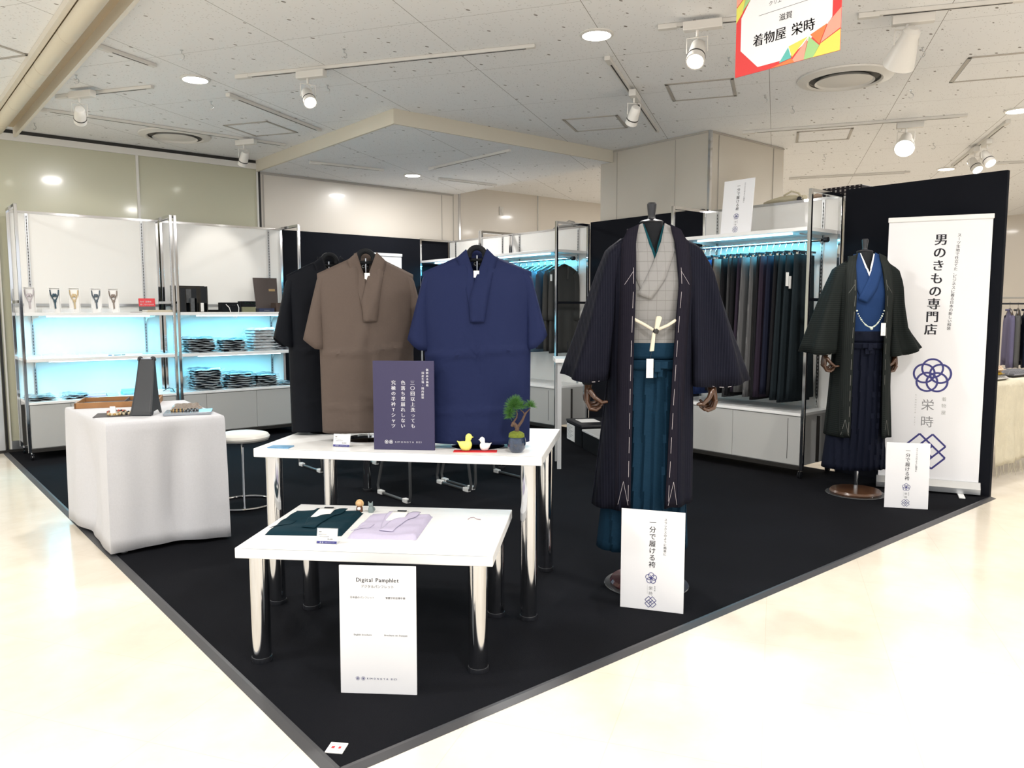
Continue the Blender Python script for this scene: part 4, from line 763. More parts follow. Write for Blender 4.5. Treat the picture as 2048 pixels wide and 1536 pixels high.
# ---------------------------------------------------------------- things on the low table
def folded(name, label, c, rz, W, D, m, tone):
    t = thing('folded_shirt', label, 'shirt', (*c, TZ), rz, 'folded shirts on the low table'); w, d = W / 2, D / 2
    def zt(x, y): return .016 + .0025 * math.sin(30 * x + 18 * y) + .002 * math.sin(55 * y - 20 * x)
    g = G(); N = 30
    def f(u, v):
        x, y = -w + W * u, -d + D * v; e = min(u, 1 - u, v, 1 - v); return (x * (1 - .04 * v), y, max(.0, zt(x, y) * min(1, e * 22) ** .5))
    g.sheet(f, N, N); g.sheet(lambda u, v: (-w + W * u * (1), -d + D * v, .0005), 2, 2); g.build('body', m, t, ang=60)
    def band(P, Q, dz, k): 
        g = G()
        def q(u, v):
            i = min(int(v * (len(P) - 1)), len(P) - 2); f_ = v * (len(P) - 1) - i; a = Vector(P[i]).lerp(Vector(P[i + 1]), f_); b = Vector(Q[i]).lerp(Vector(Q[i + 1]), f_); p = a.lerp(b, u); return (p.x, p.y, zt(p.x, p.y) + dz + .0012 * math.sin(PI * u) * k)
        g.sheet(q, 6, 14); return g
    band([(-.055, d + .005), (-.055, .1), (-.04, -.02), (-.02, -d * .62)], [(-.025, d + .012), (-.018, .1), (.0, .02), (.005, -d * .62)], .001, 1).build('collar', m, t, solid=.0015, off=0)
    band([(.045, d + .012), (.01, .08), (-.022, -.01), (-.025, -d * .66)], [(.085, d), (.07, .09), (.045, .0), (.03, -d * .66)], .003, 1).build('collar', m, t, solid=.0015, off=0)
    band([(-w * .98, -d * .75), (-w * .8, -d * .3)], [(-w * .55, -d * .45), (-w * .5, -d * .1)], .001, 1).build('sleeve_fold', m, t, solid=.0015, off=0)
    g = G(); g.sheet(lambda u, v: (-.035 + .07 * u, .03 + (d - .035) * v, .0205 + .004 * v), 4, 4); g.build('neck_card', paper, t, solid=.001); G().box((.005, d - .012, .027), (.04, .012, .002)).build('neck_label', blackmat, t, smooth=False)
    return t
def cen(*P): return (sum(p[0] for p in P) / len(P), sum(p[1] for p in P) / len(P))
folded('teal', 'dark teal folded shirt lying on the left of the low table', cen((1.168, 2.922), (1.405, 2.704), (1.628, 3.011), (1.448, 3.196)), math.radians(-43.5), .31, .35, cloth('teal_shirt', (.004, .024, .036), .75, .25, 9), 0)
folded('lavender', 'pale lavender folded shirt lying in the middle of the low table', cen((1.406, 2.686), (1.591, 2.495), (1.842, 2.713), (1.665, 2.937)), math.radians(-45), .275, .345, cloth('lavender_shirt', (.5, .46, .6), .7, .25, 9), 0)
def pricecard(label, c, rz, grp='small acrylic price cards'):
    t = thing('price_card', label, 'price card', c, rz, grp); W, H = .083, .058
    g = G(); g.prism([(0, 0), (.035, 0), (.035, .0015), (.0015, .0015), (.016, H), (.0145, H)], 0, W, lambda a, b, z: (b, a, z)); g.build('acrylic_holder', MATS['acrylic'], t, smooth=False)
    o = thing_free = G(); 
    fn = lambda x, z, dy=0: (x, .0005 + z * .25 - .0012 - dy, z)
    g = G(); g.add([fn(.002, .002), fn(W - .002, .002), fn(W - .002, H - .002), fn(.002, H - .002)], [(0, 1, 2, 3)]); p = g.build('card', paper, t, smooth=False)
    g = G(); g.add([fn(.002, .002, .0005), fn(W - .002, .002, .0005), fn(W - .002, .011, .0005), fn(.002, .011, .0005)], [(0, 1, 2, 3)]); g.build('navy_strip', navyink, t, smooth=False)
    g = G(); g.word('価格', .0052, .014, .045, -.0, .01); g.word('12,650', .0078, .055, .0185, 0, .02); g.lo((.008, 0, .0345), (.04, .0002, .0355)); g.lo((.012, 0, .027), (.05, .0002, .028)); g.v = [(x, y + .0005 + z * .25 - .0022, z) for x, y, z in g.v]; g.build('print', ink, t, smooth=False)
    g = G(); g.flower(.017, .0065, .006, 0); g.flower(.026, .0065, .006, 0); g.word('KIMONOYA EIZI', .0036, .053, .0065, 0, .01, 1, 1.4); g.v = [(x, y + .0005 + z * .25 - .0026, z) for x, y, z in g.v]; g.build('print', whiteink, t, smooth=False)
mat('acrylic', (.9, .93, .95), .06, alpha=.28, spec=.6)
pricecard('acrylic price card standing before the teal folded shirt', (1.285, 2.7, TZ), math.radians(-47)); pricecard('acrylic price card standing in front of the brown shirt', (1.611, 3.19, LZ), math.radians(-52))
B('postcard', (-.05, -.032, 0), (.05, .032, .004), mat('blue_print', (.12, .3, .5), .4, var=.4, vscale=30), label='small blue printed card at the left corner of the large table', cat='card', loc=(1.425, 3.33, LZ), rz=math.radians(-48))
# swing tag lying on the low table
t = thing('loose_tag', 'tiny white tag with dark red string on the right of the low table', 'tag', (1.95, 2.58, TZ), math.radians(-40)); B('tag', (-.02, -.012, .0002), (.02, .012, .0012), paper, t); G().tube([(-.025, 0, .002), (-.015, .003, .008), (0, .003, .01), (.012, 0, .004), (.03, -.002, .002)], .0011, 6).build('string', mat('dark_red_string', (.2, .02, .03), .7), t)
# figurines
t = thing('monk_figurine', 'tiny wooden round headed figurine at the back of the low table', 'figurine', (1.645, 3.015, TZ), FR)
G().lathe([(0, 0), (.014, 0), (.015, .004), (.0145, .018), (.011, .024), (0, .026)], n=20).build('body', mat('fig_brown', (.13, .05, .025), .4), t); G().ball((0, 0, .036), .0135, 16).build('head', mat('fig_face', (.75, .45, .22), .4), t)
G().axis((0, .003, .036), (0, .006, .036), [(0, .018), (.004, .0185), (.006, .017)], 24).build('halo_hat', mat('fig_gold', (.7, .5, .25), .35), t); G().ball((0, -.009, .015), .0095, 12, (1, .7, 1)).build('bib', paper, t)
t = thing('cat_figurine', 'tiny grey green cat figurine beside the wooden one', 'figurine', (1.678, 2.972, TZ), FR); cm = mat('cat_grey', (.2, .25, .25), .5)
G().lathe([(0, 0), (.011, 0), (.0135, .006), (.012, .018), (.0085, .028), (0, .032)], n=16).build('body', cm, t); G().ball((-.001, -.002, .034), .0105, 14, (1.05, .9, .85)).build('head', cm, t)
for s in (-1, 1): G().axis((s * .0065 - .001, -.001, .039), (s * .0095 - .001, -.001, .052), [(0, .0042), (.012, .0005)], 8).build('ear', cm, t)
G().tube([(.01, .004, .006), (.017, .002, .012), (.015, -.002, .02), (.011, -.004, .026)], .0032, 8).build('tail', cm, t)
# ---------------------------------------------------------------- ducks and bonsai on the large table
B('red_mat', (-.095, -.024, 0), (.095, .024, .003), mat('red_felt', (.55, .02, .025), .8), label='small red felt mat under the two birds', cat='mat', loc=(2.033, 2.675, LZ), rz=math.radians(-42))
def duck(label, c, rz, s, col, flip):
    t = thing('bird_figurine', label, 'figurine', c, rz, 'bird figurines on the red mat'); m = mat('duck' + str(flip), col, .6); f = flip
    rs = []
    for x, z0, a, b in ((-.052, .056, .002, .002), (-.045, .05, .006, .006), (-.036, .038, .011, .016), (-.022, .029, .022, .027), (0, .028, .03, .0275), (.016, .03, .026, .028), (.027, .034, .016, .02), (.032, .036, .004, .006)):
        rs.append([(f * x * s, a * s * math.cos(k * PI / 10), max(.0, (z0 + b * math.sin(k * PI / 10)) * s)) for k in range(20)])
    G().rings(rs).build('body', m, t, ang=80)
    g = G(); g.rings([[((f * (.006 + dx) + r * math.cos(k * PI / 10)) * s, r * .95 * math.sin(k * PI / 10) * s, z * s) for k in range(20)] for z, r, dx in ((.045, .019, 0), (.058, .015, .004), (.066, .017, .007), (.078, .0195, .009), (.09, .016, .009), (.098, .006, .009), (.099, .001, .009))]); g.build('head', m, t, ang=80)
    G().rings([[(f * x * s, w * math.cos(k * PI / 6) * s, (.078 + h * math.sin(k * PI / 6)) * s) for k in range(12)] for x, w, h in ((.026, .009, .006), (.036, .006, .003), (.041, .001, .001))]).build('beak', m, t)
    for y in (-1, 1): G().ball((f * .022 * s, y * .0155 * s, .084 * s), .0018 * s, 8).build('eye', mat('duck_eye', (.45, .35, .05), .4) if 'duck_eye' not in MATS else MATS['duck_eye'], t)
duck('yellow bird figurine, larger one on the red mat', (2.002, 2.7, LZ + .003), math.radians(-40), .78, (.8, .78, .18), 1); duck('white bird figurine, smaller one on the red mat', (2.065, 2.652, LZ + .003), math.radians(-40), .62, (.88, .87, .86), -1)
t = thing('bonsai', 'small pine bonsai in glossy navy pot on the large table', 'bonsai', (2.16, 2.545, LZ), FR)
g = G(); g.lathe([(0, .001), (.024, .001), (.027, .004), (.031, .009), (.038, .02), (.041, .036), (.0405, .052), (.037, .066), (.034, .068), (.033, .06), (0, .058)], n=40); g.build('pot', mat('navy_glaze', (.01, .025, .06), .08, coat=1, var=.5, vscale=60), t)
g = G(); random.seed(3); g.rings([[((.033 * r + .0015 * random.random()) * math.cos(k * PI / 14), (.033 * r + .0015 * random.random()) * math.sin(k * PI / 14), z + .003 * random.random()) for k in range(28)] for z, r in ((.058, 1), (.07, 1.05), (.08, 1), (.087, .75), (.091, .4), (.0915, .05))]); g.build('moss', mat('moss', (.16, .2, .02), .95, bump=1, bscale=500, var=.6, vscale=120), t, ang=80)
bk = mat('bonsai_bark', (.1, .06, .04), .85, bump=.9, bscale=160, var=.4, vscale=90); g = G()
def taper(P, r0, r1):
    n = len(P); q = G()
    for i in range(n - 1): g.cap(P[i], P[i + 1], r0 + (r1 - r0) * i / (n - 1), r0 + (r1 - r0) * (i + 1) / (n - 1), 10)
taper([(.0, 0, .085), (.003, 0, .105), (-.004, 0, .118), (-.014, 0, .127), (-.018, 0, .118)], .0095, .0075); taper([(.002, 0, .108), (.012, 0, .12), (.024, 0, .137), (.032, -.002, .156), (.04, -.002, .172)], .007, .0042); taper([(-.014, 0, .13), (-.008, 0, .14), (.0, 0, .152), (.003, 0, .168), (.0, .002, .182)], .0045, .002); taper([(.04, 0, .172), (.05, 0, .182), (.058, 0, .192)], .0036, .002); taper([(.036, 0, .165), (.03, 0, .176), (.018, 0, .185)], .003, .0018)
g.build('trunk', bk, t, ang=80)
nd = mat('pine_needles', (.05, .16, .025), .55, var=.4, vscale=80)
for (x, z, R, n, up) in ((-.012, .2, .05, 320, .6), (-.028, .178, .038, 180, .0), (-.03, .158, .03, 130, -.4), (.02, .2, .034, 170, .5), (.06, .202, .034, 190, .6), (-.002, .222, .036, 170, .8)):
    g = G()
    for k in range(n):
        a = random.uniform(0, 2 * PI); e = random.uniform(-.5, 1.3); d = Vector((math.cos(a) * math.cos(e), math.sin(a) * math.cos(e) * .8, math.sin(e) + up * .3)).normalized(); p = Vector((x, 0, z)) + d * R * random.uniform(.0, .35); q = p + d * R * random.uniform(.5, .75); g.cyl(p, q, .0009, .0003, 4)
    g.build('needle_tuft', nd, t, smooth=False)
# ---------------------------------------------------------------- things on the covered side table
rc = math.radians(-8); 
t = thing('wooden_tray', 'wooden tray with compartments at the back left of the white sheet', 'tray', (1.27, 5.49, .75), math.radians(-20))
wd2 = mat('tray_wood', (.36, .17, .06), .4, var=.2, vscale=20); g = G()
for a, b in (((-.24, -.17, 0), (.24, -.16, .035)), ((-.24, .16, 0), (.24, .17, .035)), ((-.24, -.17, 0), (-.23, .17, .035)), ((.23, -.17, 0), (.24, .17, .035))): g.lo(a, b)
g.build('tray_frame', wd2, t, smooth=False); B('tray_lining', (-.23, -.16, .002), (.23, .16, .008), mat('tray_grey', (.1, .09, .09), .8), t); B('divider', (.03, -.16, .008), (.036, .16, .03), MATS['tray_grey'], t)
def beads(name, label, c, R, r, cols, n=22, el=1.0, grp='bead bracelets on the side table', par=None, z=0):
    t = thing(name, label, 'bracelet', c, random.uniform(0, 3), grp); g = [G() for _ in cols]
    for k in range(n): a = 2 * PI * k / n; g[k % len(cols)].ball((R * math.cos(a), R * el * math.sin(a), r), r, 8)
    for q, m in zip(g, cols): q.build('beads', m, t)
bb = mat('bead_black', (.012, .012, .014), .12, coat=.5); bi = mat('bead_ivory', (.62, .52, .36), .25); bg = mat('bead_gold', (.45, .27, .08), .3); brd = mat('bead_coral', (.55, .08, .04), .3); bs = mat('bead_silver', (.35, .38, .42), .2, .7)
for c, R, cols, lb in (((1.17, 5.43, .759), .04, (bi, bg), 'ivory and gold bead bracelet in the left of the wooden tray'), ((1.13, 5.5, .759), .035, (bi,), 'plain ivory bead bracelet in the wooden tray'), ((1.36, 5.4, .759), .035, (brd, bb), 'coral red and black bead bracelet in the wooden tray')): beads('bead_bracelet', lb, c, R, .006, cols)
B('felt_pad', (-.16, -.1, 0), (.14, .09, .003), MATS['tray_grey'], label='dark felt pad under the bracelets near the front corner', cat='pad', loc=(1.165, 4.93, .75), rz=math.radians(-20))
for c, R, cols, lb in (((1.13, 4.99, .7545), .045, (bb, brd), 'black bead bracelet with red beads behind the small price tag'), ((1.16, 4.9, .7545), .04, (bi, bb), 'chunky ivory and black bracelet nearest the front corner'), ((1.1, 4.9, .7545), .035, (bg, bi), 'gold and ivory bracelet beside the small price tag'), ((1.24, 4.86, .7545), .045, (bi, bb, bb), 'black bracelet with a few ivory beads left of the black stand')): beads('bead_bracelet', lb, c, R, .0085, cols, 18)
t = thing('tent_tag', 'small white tent price tag leaning among the bracelets', 'price tag', (1.07, 4.88, .7545), math.radians(-35)); G().prism([(0, 0), (.03, 0), (.002, .055), (0, .055)], 0, .03, lambda a, b, z: (b, a, z)).build('tag', paper, t, smooth=False)
t = thing('clear_tray', 'grey transparent tray with dark bracelets at the right of the white sheet', 'tray', (1.46, 4.73, .75), math.radians(-22)); B('tray_body', (-.13, -.09, 0), (.13, .09, .016), mat('tray_plastic', (.3, .33, .37), .15, coat=.5), t, bevel=.004)
for c, lb in (((1.41, 4.75, .766), 'black bracelet on the left of the grey tray'), ((1.47, 4.72, .766), 'silver grey bracelet on the grey tray')): beads('bead_bracelet', lb, c, .04, .006, (bb, bg) if 'black' in lb else (bs, bb), 24)
t = thing('wrapped_pack', 'crumpled clear plastic wrapped pack behind the grey tray', 'pack', (1.52, 4.95, .75), math.radians(-15)); g = G(); g.sheet(lambda u, v: (-.09 + .18 * u, -.06 + .12 * v, .03 * min(1, 8 * min(u, 1 - u, v, 1 - v)) ** .5 + .006 * math.sin(31 * u + 17 * v) * min(1, 6 * min(u, 1 - u, v, 1 - v))), 20, 16); g.sheet(lambda u, v: (-.09 + .18 * u, -.06 + .12 * v, .001), 1, 1)
g.build('pack', mat('taupe_pack', (.3, .25, .21), .15, coat=.8, bump=.9, bscale=50), t)
# black acrylic pedestal for cord display (bear-eared outline)
t = thing('black_stand', 'tall black curved display stand on the white sheet', 'display stand', (1.26, 4.86, .7515), math.radians(-38))
def arc(v): return (.015 + .13 * (1 - v) ** 1.6 - .02, v)   # y forward offset, height fraction
g = G(); Hs = .325
def fs(u, v): y = -.085 + .12 * v ** .75; w = .062 - .02 * v; return (-w + 2 * w * u, y, Hs * v)
g.sheet(fs, 8, 24); g.build('curved_plate', greyst, t, solid=.004)
for s in (-1, 1):
    G().prism([(-.085, 0), (-.05, 0), (-.035, .02), (.03, .025), (.055, 0), (.075, 0), (.05, .1), (.045, .2), (.046, .31), (.032, Hs)] + [(-.085 + .12 * v ** .75, Hs * v) for v in (.9, .75, .6, .45, .3, .15, .05)], s * .046 - .002, s * .046 + .002, lambda a, b, z: (b * (1.25 - .3 * z / Hs), a, z)).build('side_plate', greyst, t, smooth=False)
    G().axis((s * .037, .036, Hs - .004), (s * .037, .042, Hs - .004), [(0, .017), (.005, .017)], 24).build('ear', greyst, t)
B('cross_plate', (-.048, .0, .2), (.048, .045, .203), greyst, t); B('top_bar', (-.03, .034, Hs - .012), (.03, .04, Hs + .002), bs, t)
# ---------------------------------------------------------------- goods on the left racks
Y8 = 8.22
def cordbox(label, x, col, lean=.16):
    t = thing('cord_box', label, 'boxed cord', (x, Y8, 1.336), -.05, 'boxed haori cords on the top shelf'); t.rotation_euler = (-lean, 0, -.05); w, H = .045, .235; g = G()
    for a, b in (((-w, 0, 0), (w, .004, H)), ((-w, -.02, 0), (-w + .004, 0, H)), ((w - .004, -.02, 0), (w, 0, H)), ((-w, -.02, 0), (w, 0, .004)), ((-w, -.02, H - .004), (w, 0, H))): g.lo(a, b)
    g.build('box', paper, t, smooth=False); m = mat('cord_' + label[:6], col, .7)
    g = G(); g.tube([(-.034, -.006, .215), (-.03, -.008, .17), (-.012, -.01, .125), (-.002, -.012, .115)], .005, 8); g.tube([(.034, -.006, .215), (.03, -.008, .17), (.012, -.01, .125), (.002, -.012, .115)], .005, 8); g.tube([(0, -.013, .12), (0, -.013, .08), (.001, -.012, .04)], .0065, 8); g.build('cord', m, t)
    g = G(); g.axis((0, -.012, .1), (0, -.012, .125), [(0, .011), (.012, .014), (.025, .01)], 10); g.build('knot', m, t)
    for s in (-1, 1): G().axis((s * .012, -.01, .15), (s * .004, -.01, .18), [(0, .008), (.02, .011), (.03, .008)], 8).build('tassel', m, t)
    return t
for x, c, lb in ((1.19, (.55, .5, .52), 'boxed pale grey cord with red tip, leftmost on the top shelf'), (1.39, (.03, .07, .1), 'boxed dark blue cord, second from left on the top shelf'), (1.55, (.62, .48, .28), 'boxed golden cream cord, middle of the five boxes'), (1.735, (.1, .13, .16), 'boxed slate grey cord, fourth from left on the top shelf'), (1.885, (.25, .2, .17), 'boxed brown and cream cord, nearest the red book')): cordbox(lb, x, c)
for k, x in enumerate((1.32, 1.47, 1.63, 1.8)): B('acrylic_label', (-.05, -.03, 0), (.05, 0, .04), MATS['acrylic'], label=f'low clear acrylic block on the top shelf, {ORD[k]} from left', cat='display block', group='clear acrylic blocks on the shelves', loc=(x, 8.16, 1.336))
for k, x in enumerate((1.2, 1.32, 1.48, 1.62, 1.75)): B('acrylic_tray', (-.05, -.04, 0), (.05, .04, .035), MATS['acrylic'], label=f'empty clear acrylic case on the middle shelf, {ORD[k]} from left', cat='display case', group='empty clear cases on the middle shelf', loc=(x, 8.25, .921))
def book(label, c, rz, W, H, T, m, lean=0, flat=False, grp=None):
    t = thing('book', label, 'book', c, rz, grp); t.rotation_euler = (-lean, 0, rz)
    if flat: B('cover', (-W / 2, -H / 2, 0), (W / 2, H / 2, T), m, t, bevel=.001); B('pages', (-W / 2 - .0006, -H / 2 + .003, .0015), (W / 2 - .004, H / 2 + .0006, T - .0015), paper, t)
    else: B('cover', (-W / 2, 0, 0), (W / 2, T, H), m, t); B('pages', (-W / 2 + .002, .0015, .003), (W / 2 + .0008, T - .0015, H - .002), paper, t)
    return t
t = book('red covered book standing on the right of the top shelf', (2.2, 8.27, 1.355), -.1, .15, .125, .012, mat('book_photo', (.08, .08, .08), .4, var=.6, vscale=30), .2)
B('red_band', (-.0752, -.001, .045), (.0752, .0005, .126), red, t); g = G(); g.word('なぜ 着物を', .02, -.01, .092, -.0018, .015); g.word('着こなせるのか', .018, 0, .064, -.0018, .015); g.build('title', whiteink, t, smooth=False)
for k, (x, z, lb) in enumerate(((2.28, 1.336, 'cream book lying flat at the bottom of the small pile'), (2.27, 1.35, 'cream book lying on top of the small pile beside the red book'))): book(lb, (x, 8.2, z), .05 * k, .26 - .03 * k, .16, .0135, mat('book_cream%d' % k, (.6, .53, .4), .6), flat=True)
B('dark_case', (-.05, -.01, 0), (.05, .01, .008), mat('case_red', (.12, .02, .02), .4), label='slim dark red case lying between the cord boxes and the books', cat='case', loc=(2.06, 8.14, 1.336))
t = thing('pen_set', 'few small blue and black clips lying on the middle shelf', 'clips', (1.86, 8.2, .921)); 
for k, x in enumerate((-.05, 0, .03, .07)): B('clip', (x, -.006 + .004 * k, 0), (x + .03, .006 + .004 * k, .012), (navyink, blackpl, bb, blackpl)[k], t)
B('slim_box', (-.11, -.03, 0), (.11, .03, .01), MATS['tray_plastic'], label='flat grey tray at the right end of the middle shelf', cat='tray', loc=(2.26, 8.3, .921))
def foldedcloth(label, c, W, D, H, m, grp, rz=0, wav=1, name='folded_garment', cat='folded garment'):
    g = G(); sd = random.uniform(0, 6)
    def f(u, v):
        e = min(u, 1 - u, v, 1 - v); k = min(1, e * 14) ** .5; return (-W / 2 + W * u, -D / 2 + D * v, H * (.45 + .55 * k) + wav * (.005 * math.sin(7 * u + 4 * v + sd) + .0025 * math.sin(19 * u - 11 * v + 2 * sd)) * k)
    def fb(u, v):
        e = min(u, 1 - u, v, 1 - v); return (-W / 2 + W * u, -D / 2 + D * v, H * .35 * (1 - min(1, e * 14) ** .5) + .0003)
    N = 12; g.sheet(f, N, N); g.sheet(fb, N, N)
    for (a, b, q) in (((0, 0), (1, 0), 0), ((1, 0), (1, 1), 0), ((1, 1), (0, 1), 0), ((0, 1), (0, 0), 0)):
        P = [(a[0] + (b[0] - a[0]) * i / N, a[1] + (b[1] - a[1]) * i / N) for i in range(N + 1)]; g.rings([[fb(*p) for p in P], [(lambda x, y, z: (x * 1.02, y * 1.02, z))(*[(s_ + t_) / 2 for s_, t_ in zip(fb(*p), f(*p))]) for p in P], [f(*p) for p in P]], False, False, False)
    return g.build(name, m, loc=c, rz=rz, ang=60, label=label, cat=cat, group=grp)
def wrapm(n, col): return mat(n, col, .35, bump=1, bscale=36, coat=1, spec=.8, var=.5, vscale=18, aniso=(1, 1, 3))
WB = wrapm('wrapped_black', (.01, .011, .014)); WN = wrapm('wrapped_navy', (.012, .02, .045)); WG = wrapm('wrapped_grey', (.05, .055, .065)); WW = wrapm('wrapped_white', (.75, .76, .78)); WL = wrapm('wrapped_lilac', (.4, .36, .45)); WS = wrapm('wrapped_slate', (.02, .035, .05))
def stack(x, z, n, mats, where, W=.27, h=.022, taper_=0, cw='wrapped garment'):
    for k in range(n):
        m = mats[k % len(mats)]; w_ = m.name.split('_')[1]
        gm = foldedcloth(f'{w_} {cw}, {ORD[k]} from the bottom of {where}', (x + random.uniform(-.008, .008), 8.3 + random.uniform(-.01, .01), z + k * h), W + random.uniform(-.012, .012), .3, h * 1.02, m, 'plastic wrapped garments in stacks', random.uniform(-.04, .04))
        q1, q2, q3 = random.uniform(0, 6), random.uniform(-.012, .012), W / 2 + random.uniform(.004, .02); g = G(); g.sheet(lambda u, v: (q2 - q3 + 2 * q3 * u, -.158 - .008 * math.sin(9 * u + q1) + .012 * v, h * (.25 + .5 * v) + .003 * math.sin(14 * u + q1)), 24, 2); g.sheet(lambda u, v: (q2 - q3 + .014 * u, -.155 + .3 * v, h * (.25 + .5 * u) + .003 * math.sin(11 * v + q1)), 2, 12); g.build('plastic_bag', plasticwrap, gm, solid=.0008)
stack(2.69, .921, 7, (WG, WB, WB), 'the left stack on the middle shelf', h=.0235); stack(3.02, .921, 6, (WB, WN), 'the dark stack left of the white one', W=.25, h=.024); stack(3.35, .921, 8, (WW,), 'the tall white stack', W=.26, h=.031); stack(3.6, .921, 6, (WL, WG), 'the lilac stack beside the black shirt', W=.2, h=.021)
stack(2.74, .529, 9, (WS, WB, WN), 'the tallest stack on the cabinet', W=.28, h=.0255); stack(3.08, .529, 7, (WB, WN, WB), 'the middle stack on the cabinet', W=.27, h=.0245); stack(3.37, .529, 6, (WB, WS), 'the right stack on the cabinet', W=.24, h=.024); stack(3.61, .529, 2, (WG,), 'the small stack behind the black shirt', W=.2, h=.02)
stack(1.24, .529, 3, (WG, WS, WG), 'the leftmost flat pile', W=.22, h=.017); stack(1.52, .529, 3, (WG, WB, WG), 'the second flat pile', W=.18, h=.017)
def roll(label, x, col, w=.16, h=.05):
    t = thing('folded_towel', label, 'folded cloth', (x, 8.28, .529), random.uniform(-.1, .1)); m = mat('towel' + str(x), col, .8, bump=.5, bscale=60)
    for k in range(3): q = G(); q.rings([[(sx * w / 2, -.04 + .035 * k + .022 * math.cos(a * PI / 8), h * .28 * (1 + .7 * (k == 1)) + h * .28 * (1 + .7 * (k == 1)) * math.sin(a * PI / 8)) for a in range(16)] for sx in (-1, -.5, 0, .5, 1)]); q.build('fold', m, t, ang=60)
roll('folded lilac cloth on the left cabinet', 1.7, (.55, .42, .62)); roll('folded pale green patterned cloth on the left cabinet', 1.84, (.5, .52, .42), .1, .035); roll('folded light blue cloth behind the black stand', 2.02, (.25, .5, .62), .18, .065)
t = thing('white_cable_box', 'small white box with black cable at right end of the left cabinet', 'box', (2.3, 8.28, .529)); B('box', (-.07, -.05, 0), (.07, .05, .03), paper, t, bevel=.003); G().tube([(.0, -.055, .02), (.05, -.07, .05), (.09, -.06, .04), (.11, -.05, .005)], .004, 6).build('cable', blackpl, t)
t = thing('presentation_case', 'glossy black presentation case standing open on the top shelf', 'display case', (2.6, 8.3, 1.336), 0)
for a, b in (((-.17, -.01, 0), (.17, .0, .275)), ((-.17, -.12, 0), (-.16, 0, .275)), ((.16, -.1, 0), (.17, 0, .27)), ((-.17, -.12, 0), (.17, 0, .008))): B('panel', a, b, MATS.get('gloss_black') or mat('gloss_black', (.006, .008, .01), .1, coat=.6), t)
B('divider', (-.05, -.09, .008), (-.045, -.01, .25), MATS['gloss_black'], t); B('divider', (.06, -.09, .008), (.065, -.01, .25), MATS['gloss_black'], t); B('photo_card', (-.03, -.05, .1), (.02, -.045, .24), mat('dark_photo', (.08, .085, .09), .3, var=.8, vscale=30), t); B('photo_card', (0, -.09, .01), (.04, -.085, .15), MATS['dark_photo'], t); B('photo_card', (.1, -.09, .01), (.13, -.085, .1), paper, t)
t = thing('gift_bag', 'black paper gift bag with white string handles hanging over the shelf', 'gift bag', (3.0, 8.22, 1.336), 0)
B('bag_body', (-.1, -.06, 0), (.1, .06, .105), blackmat, t, bevel=.004); g = G(); g.tube([(-.06 , -.066, .085), (-.05, -.13, .05), (-.035, -.152, -.03), (0, -.155, -.06), (.035, -.152, -.03), (.05, -.13, .05), (.06, -.066, .085)], .004, 6); g.build('handle', paper, t); g = G(); g.word('PREMIUM', .018, 0, .075, -.0615, .01); g.build('bag_print', inkgrey, t, smooth=False)
B('flat_bag', (-.08, -.05, 0), (.08, .05, .03), blackmat, label='flat black box beside the gift bag on the top shelf', cat='box', loc=(2.87, 8.34, 1.336), bevel=.003)
B('storage_tin', (-.075, -.06, 0), (.075, .06, .06), mat('olive_box', (.2, .2, .11), .5), label='olive box at the bottom of the two boxes right of the gift bag', cat='box', loc=(3.2, 8.26, 1.336), bevel=.002, group='small boxes on the top shelf')
t = thing('green_print_box', 'black box with green lettering on top of the olive box', 'box', (3.2, 8.26, 1.3965), 0, 'small boxes on the top shelf'); B('box', (-.075, -.06, 0), (.075, .06, .06), blackmat, t, bevel=.002); g = G(); g.word('Green Blend', .02, .01, .04, -.0612, .006); g.build('box_print', mat('green_ink', (.05, .3, .12), .5), t, smooth=False)
t = thing('navy_box', 'flat navy box right of the olive box on the top shelf', 'box', (3.39, 8.24, 1.336), 0, 'small boxes on the top shelf'); B('box', (-.085, -.06, 0), (.085, .06, .045), mat('navy_card', (.02, .03, .08), .5), t, bevel=.002); g = G(); g.lo((-.03, -.0605, .02), (.03, -.06, .024)); g.build('box_print', inkgrey, t, smooth=False)
for k, z in enumerate((1.336, 1.389)):
    t = thing('brown_box', ['brown patterned box at the bottom beside the black shirt', 'brown patterned box on top of another beside the black shirt'][k], 'box', (3.58, 8.26, z), 0, 'small boxes on the top shelf'); B('box', (-.08, -.07, 0), (.08, .07, .052), mat('brown_card%d' % k, (.06, .035, .025), .5, var=.5, vscale=40), t, bevel=.002); B('gold_print', (0, -.0705, .015), (.05, -.07, .035), mat('gold_ink%d' % k, (.35, .24, .1), .4), t)
t = thing('brown_folder', 'large dark brown card folder standing tilted behind the brown boxes', 'folder', (3.5, 8.42, 1.336), -.1); t.rotation_euler = (-.18, 0, -.1)
G().prism([(-.12, 0), (.12, 0), (.13, .39), (-.135, .39)], 0, .012, lambda x, y, z: (x, y, z)).build('folder', mat('folder_brown', (.05, .035, .03), .5), t, smooth=False); B('gold_print', (.03, -.001, .24), (.1, 0, .265), MATS['gold_ink0'], t)
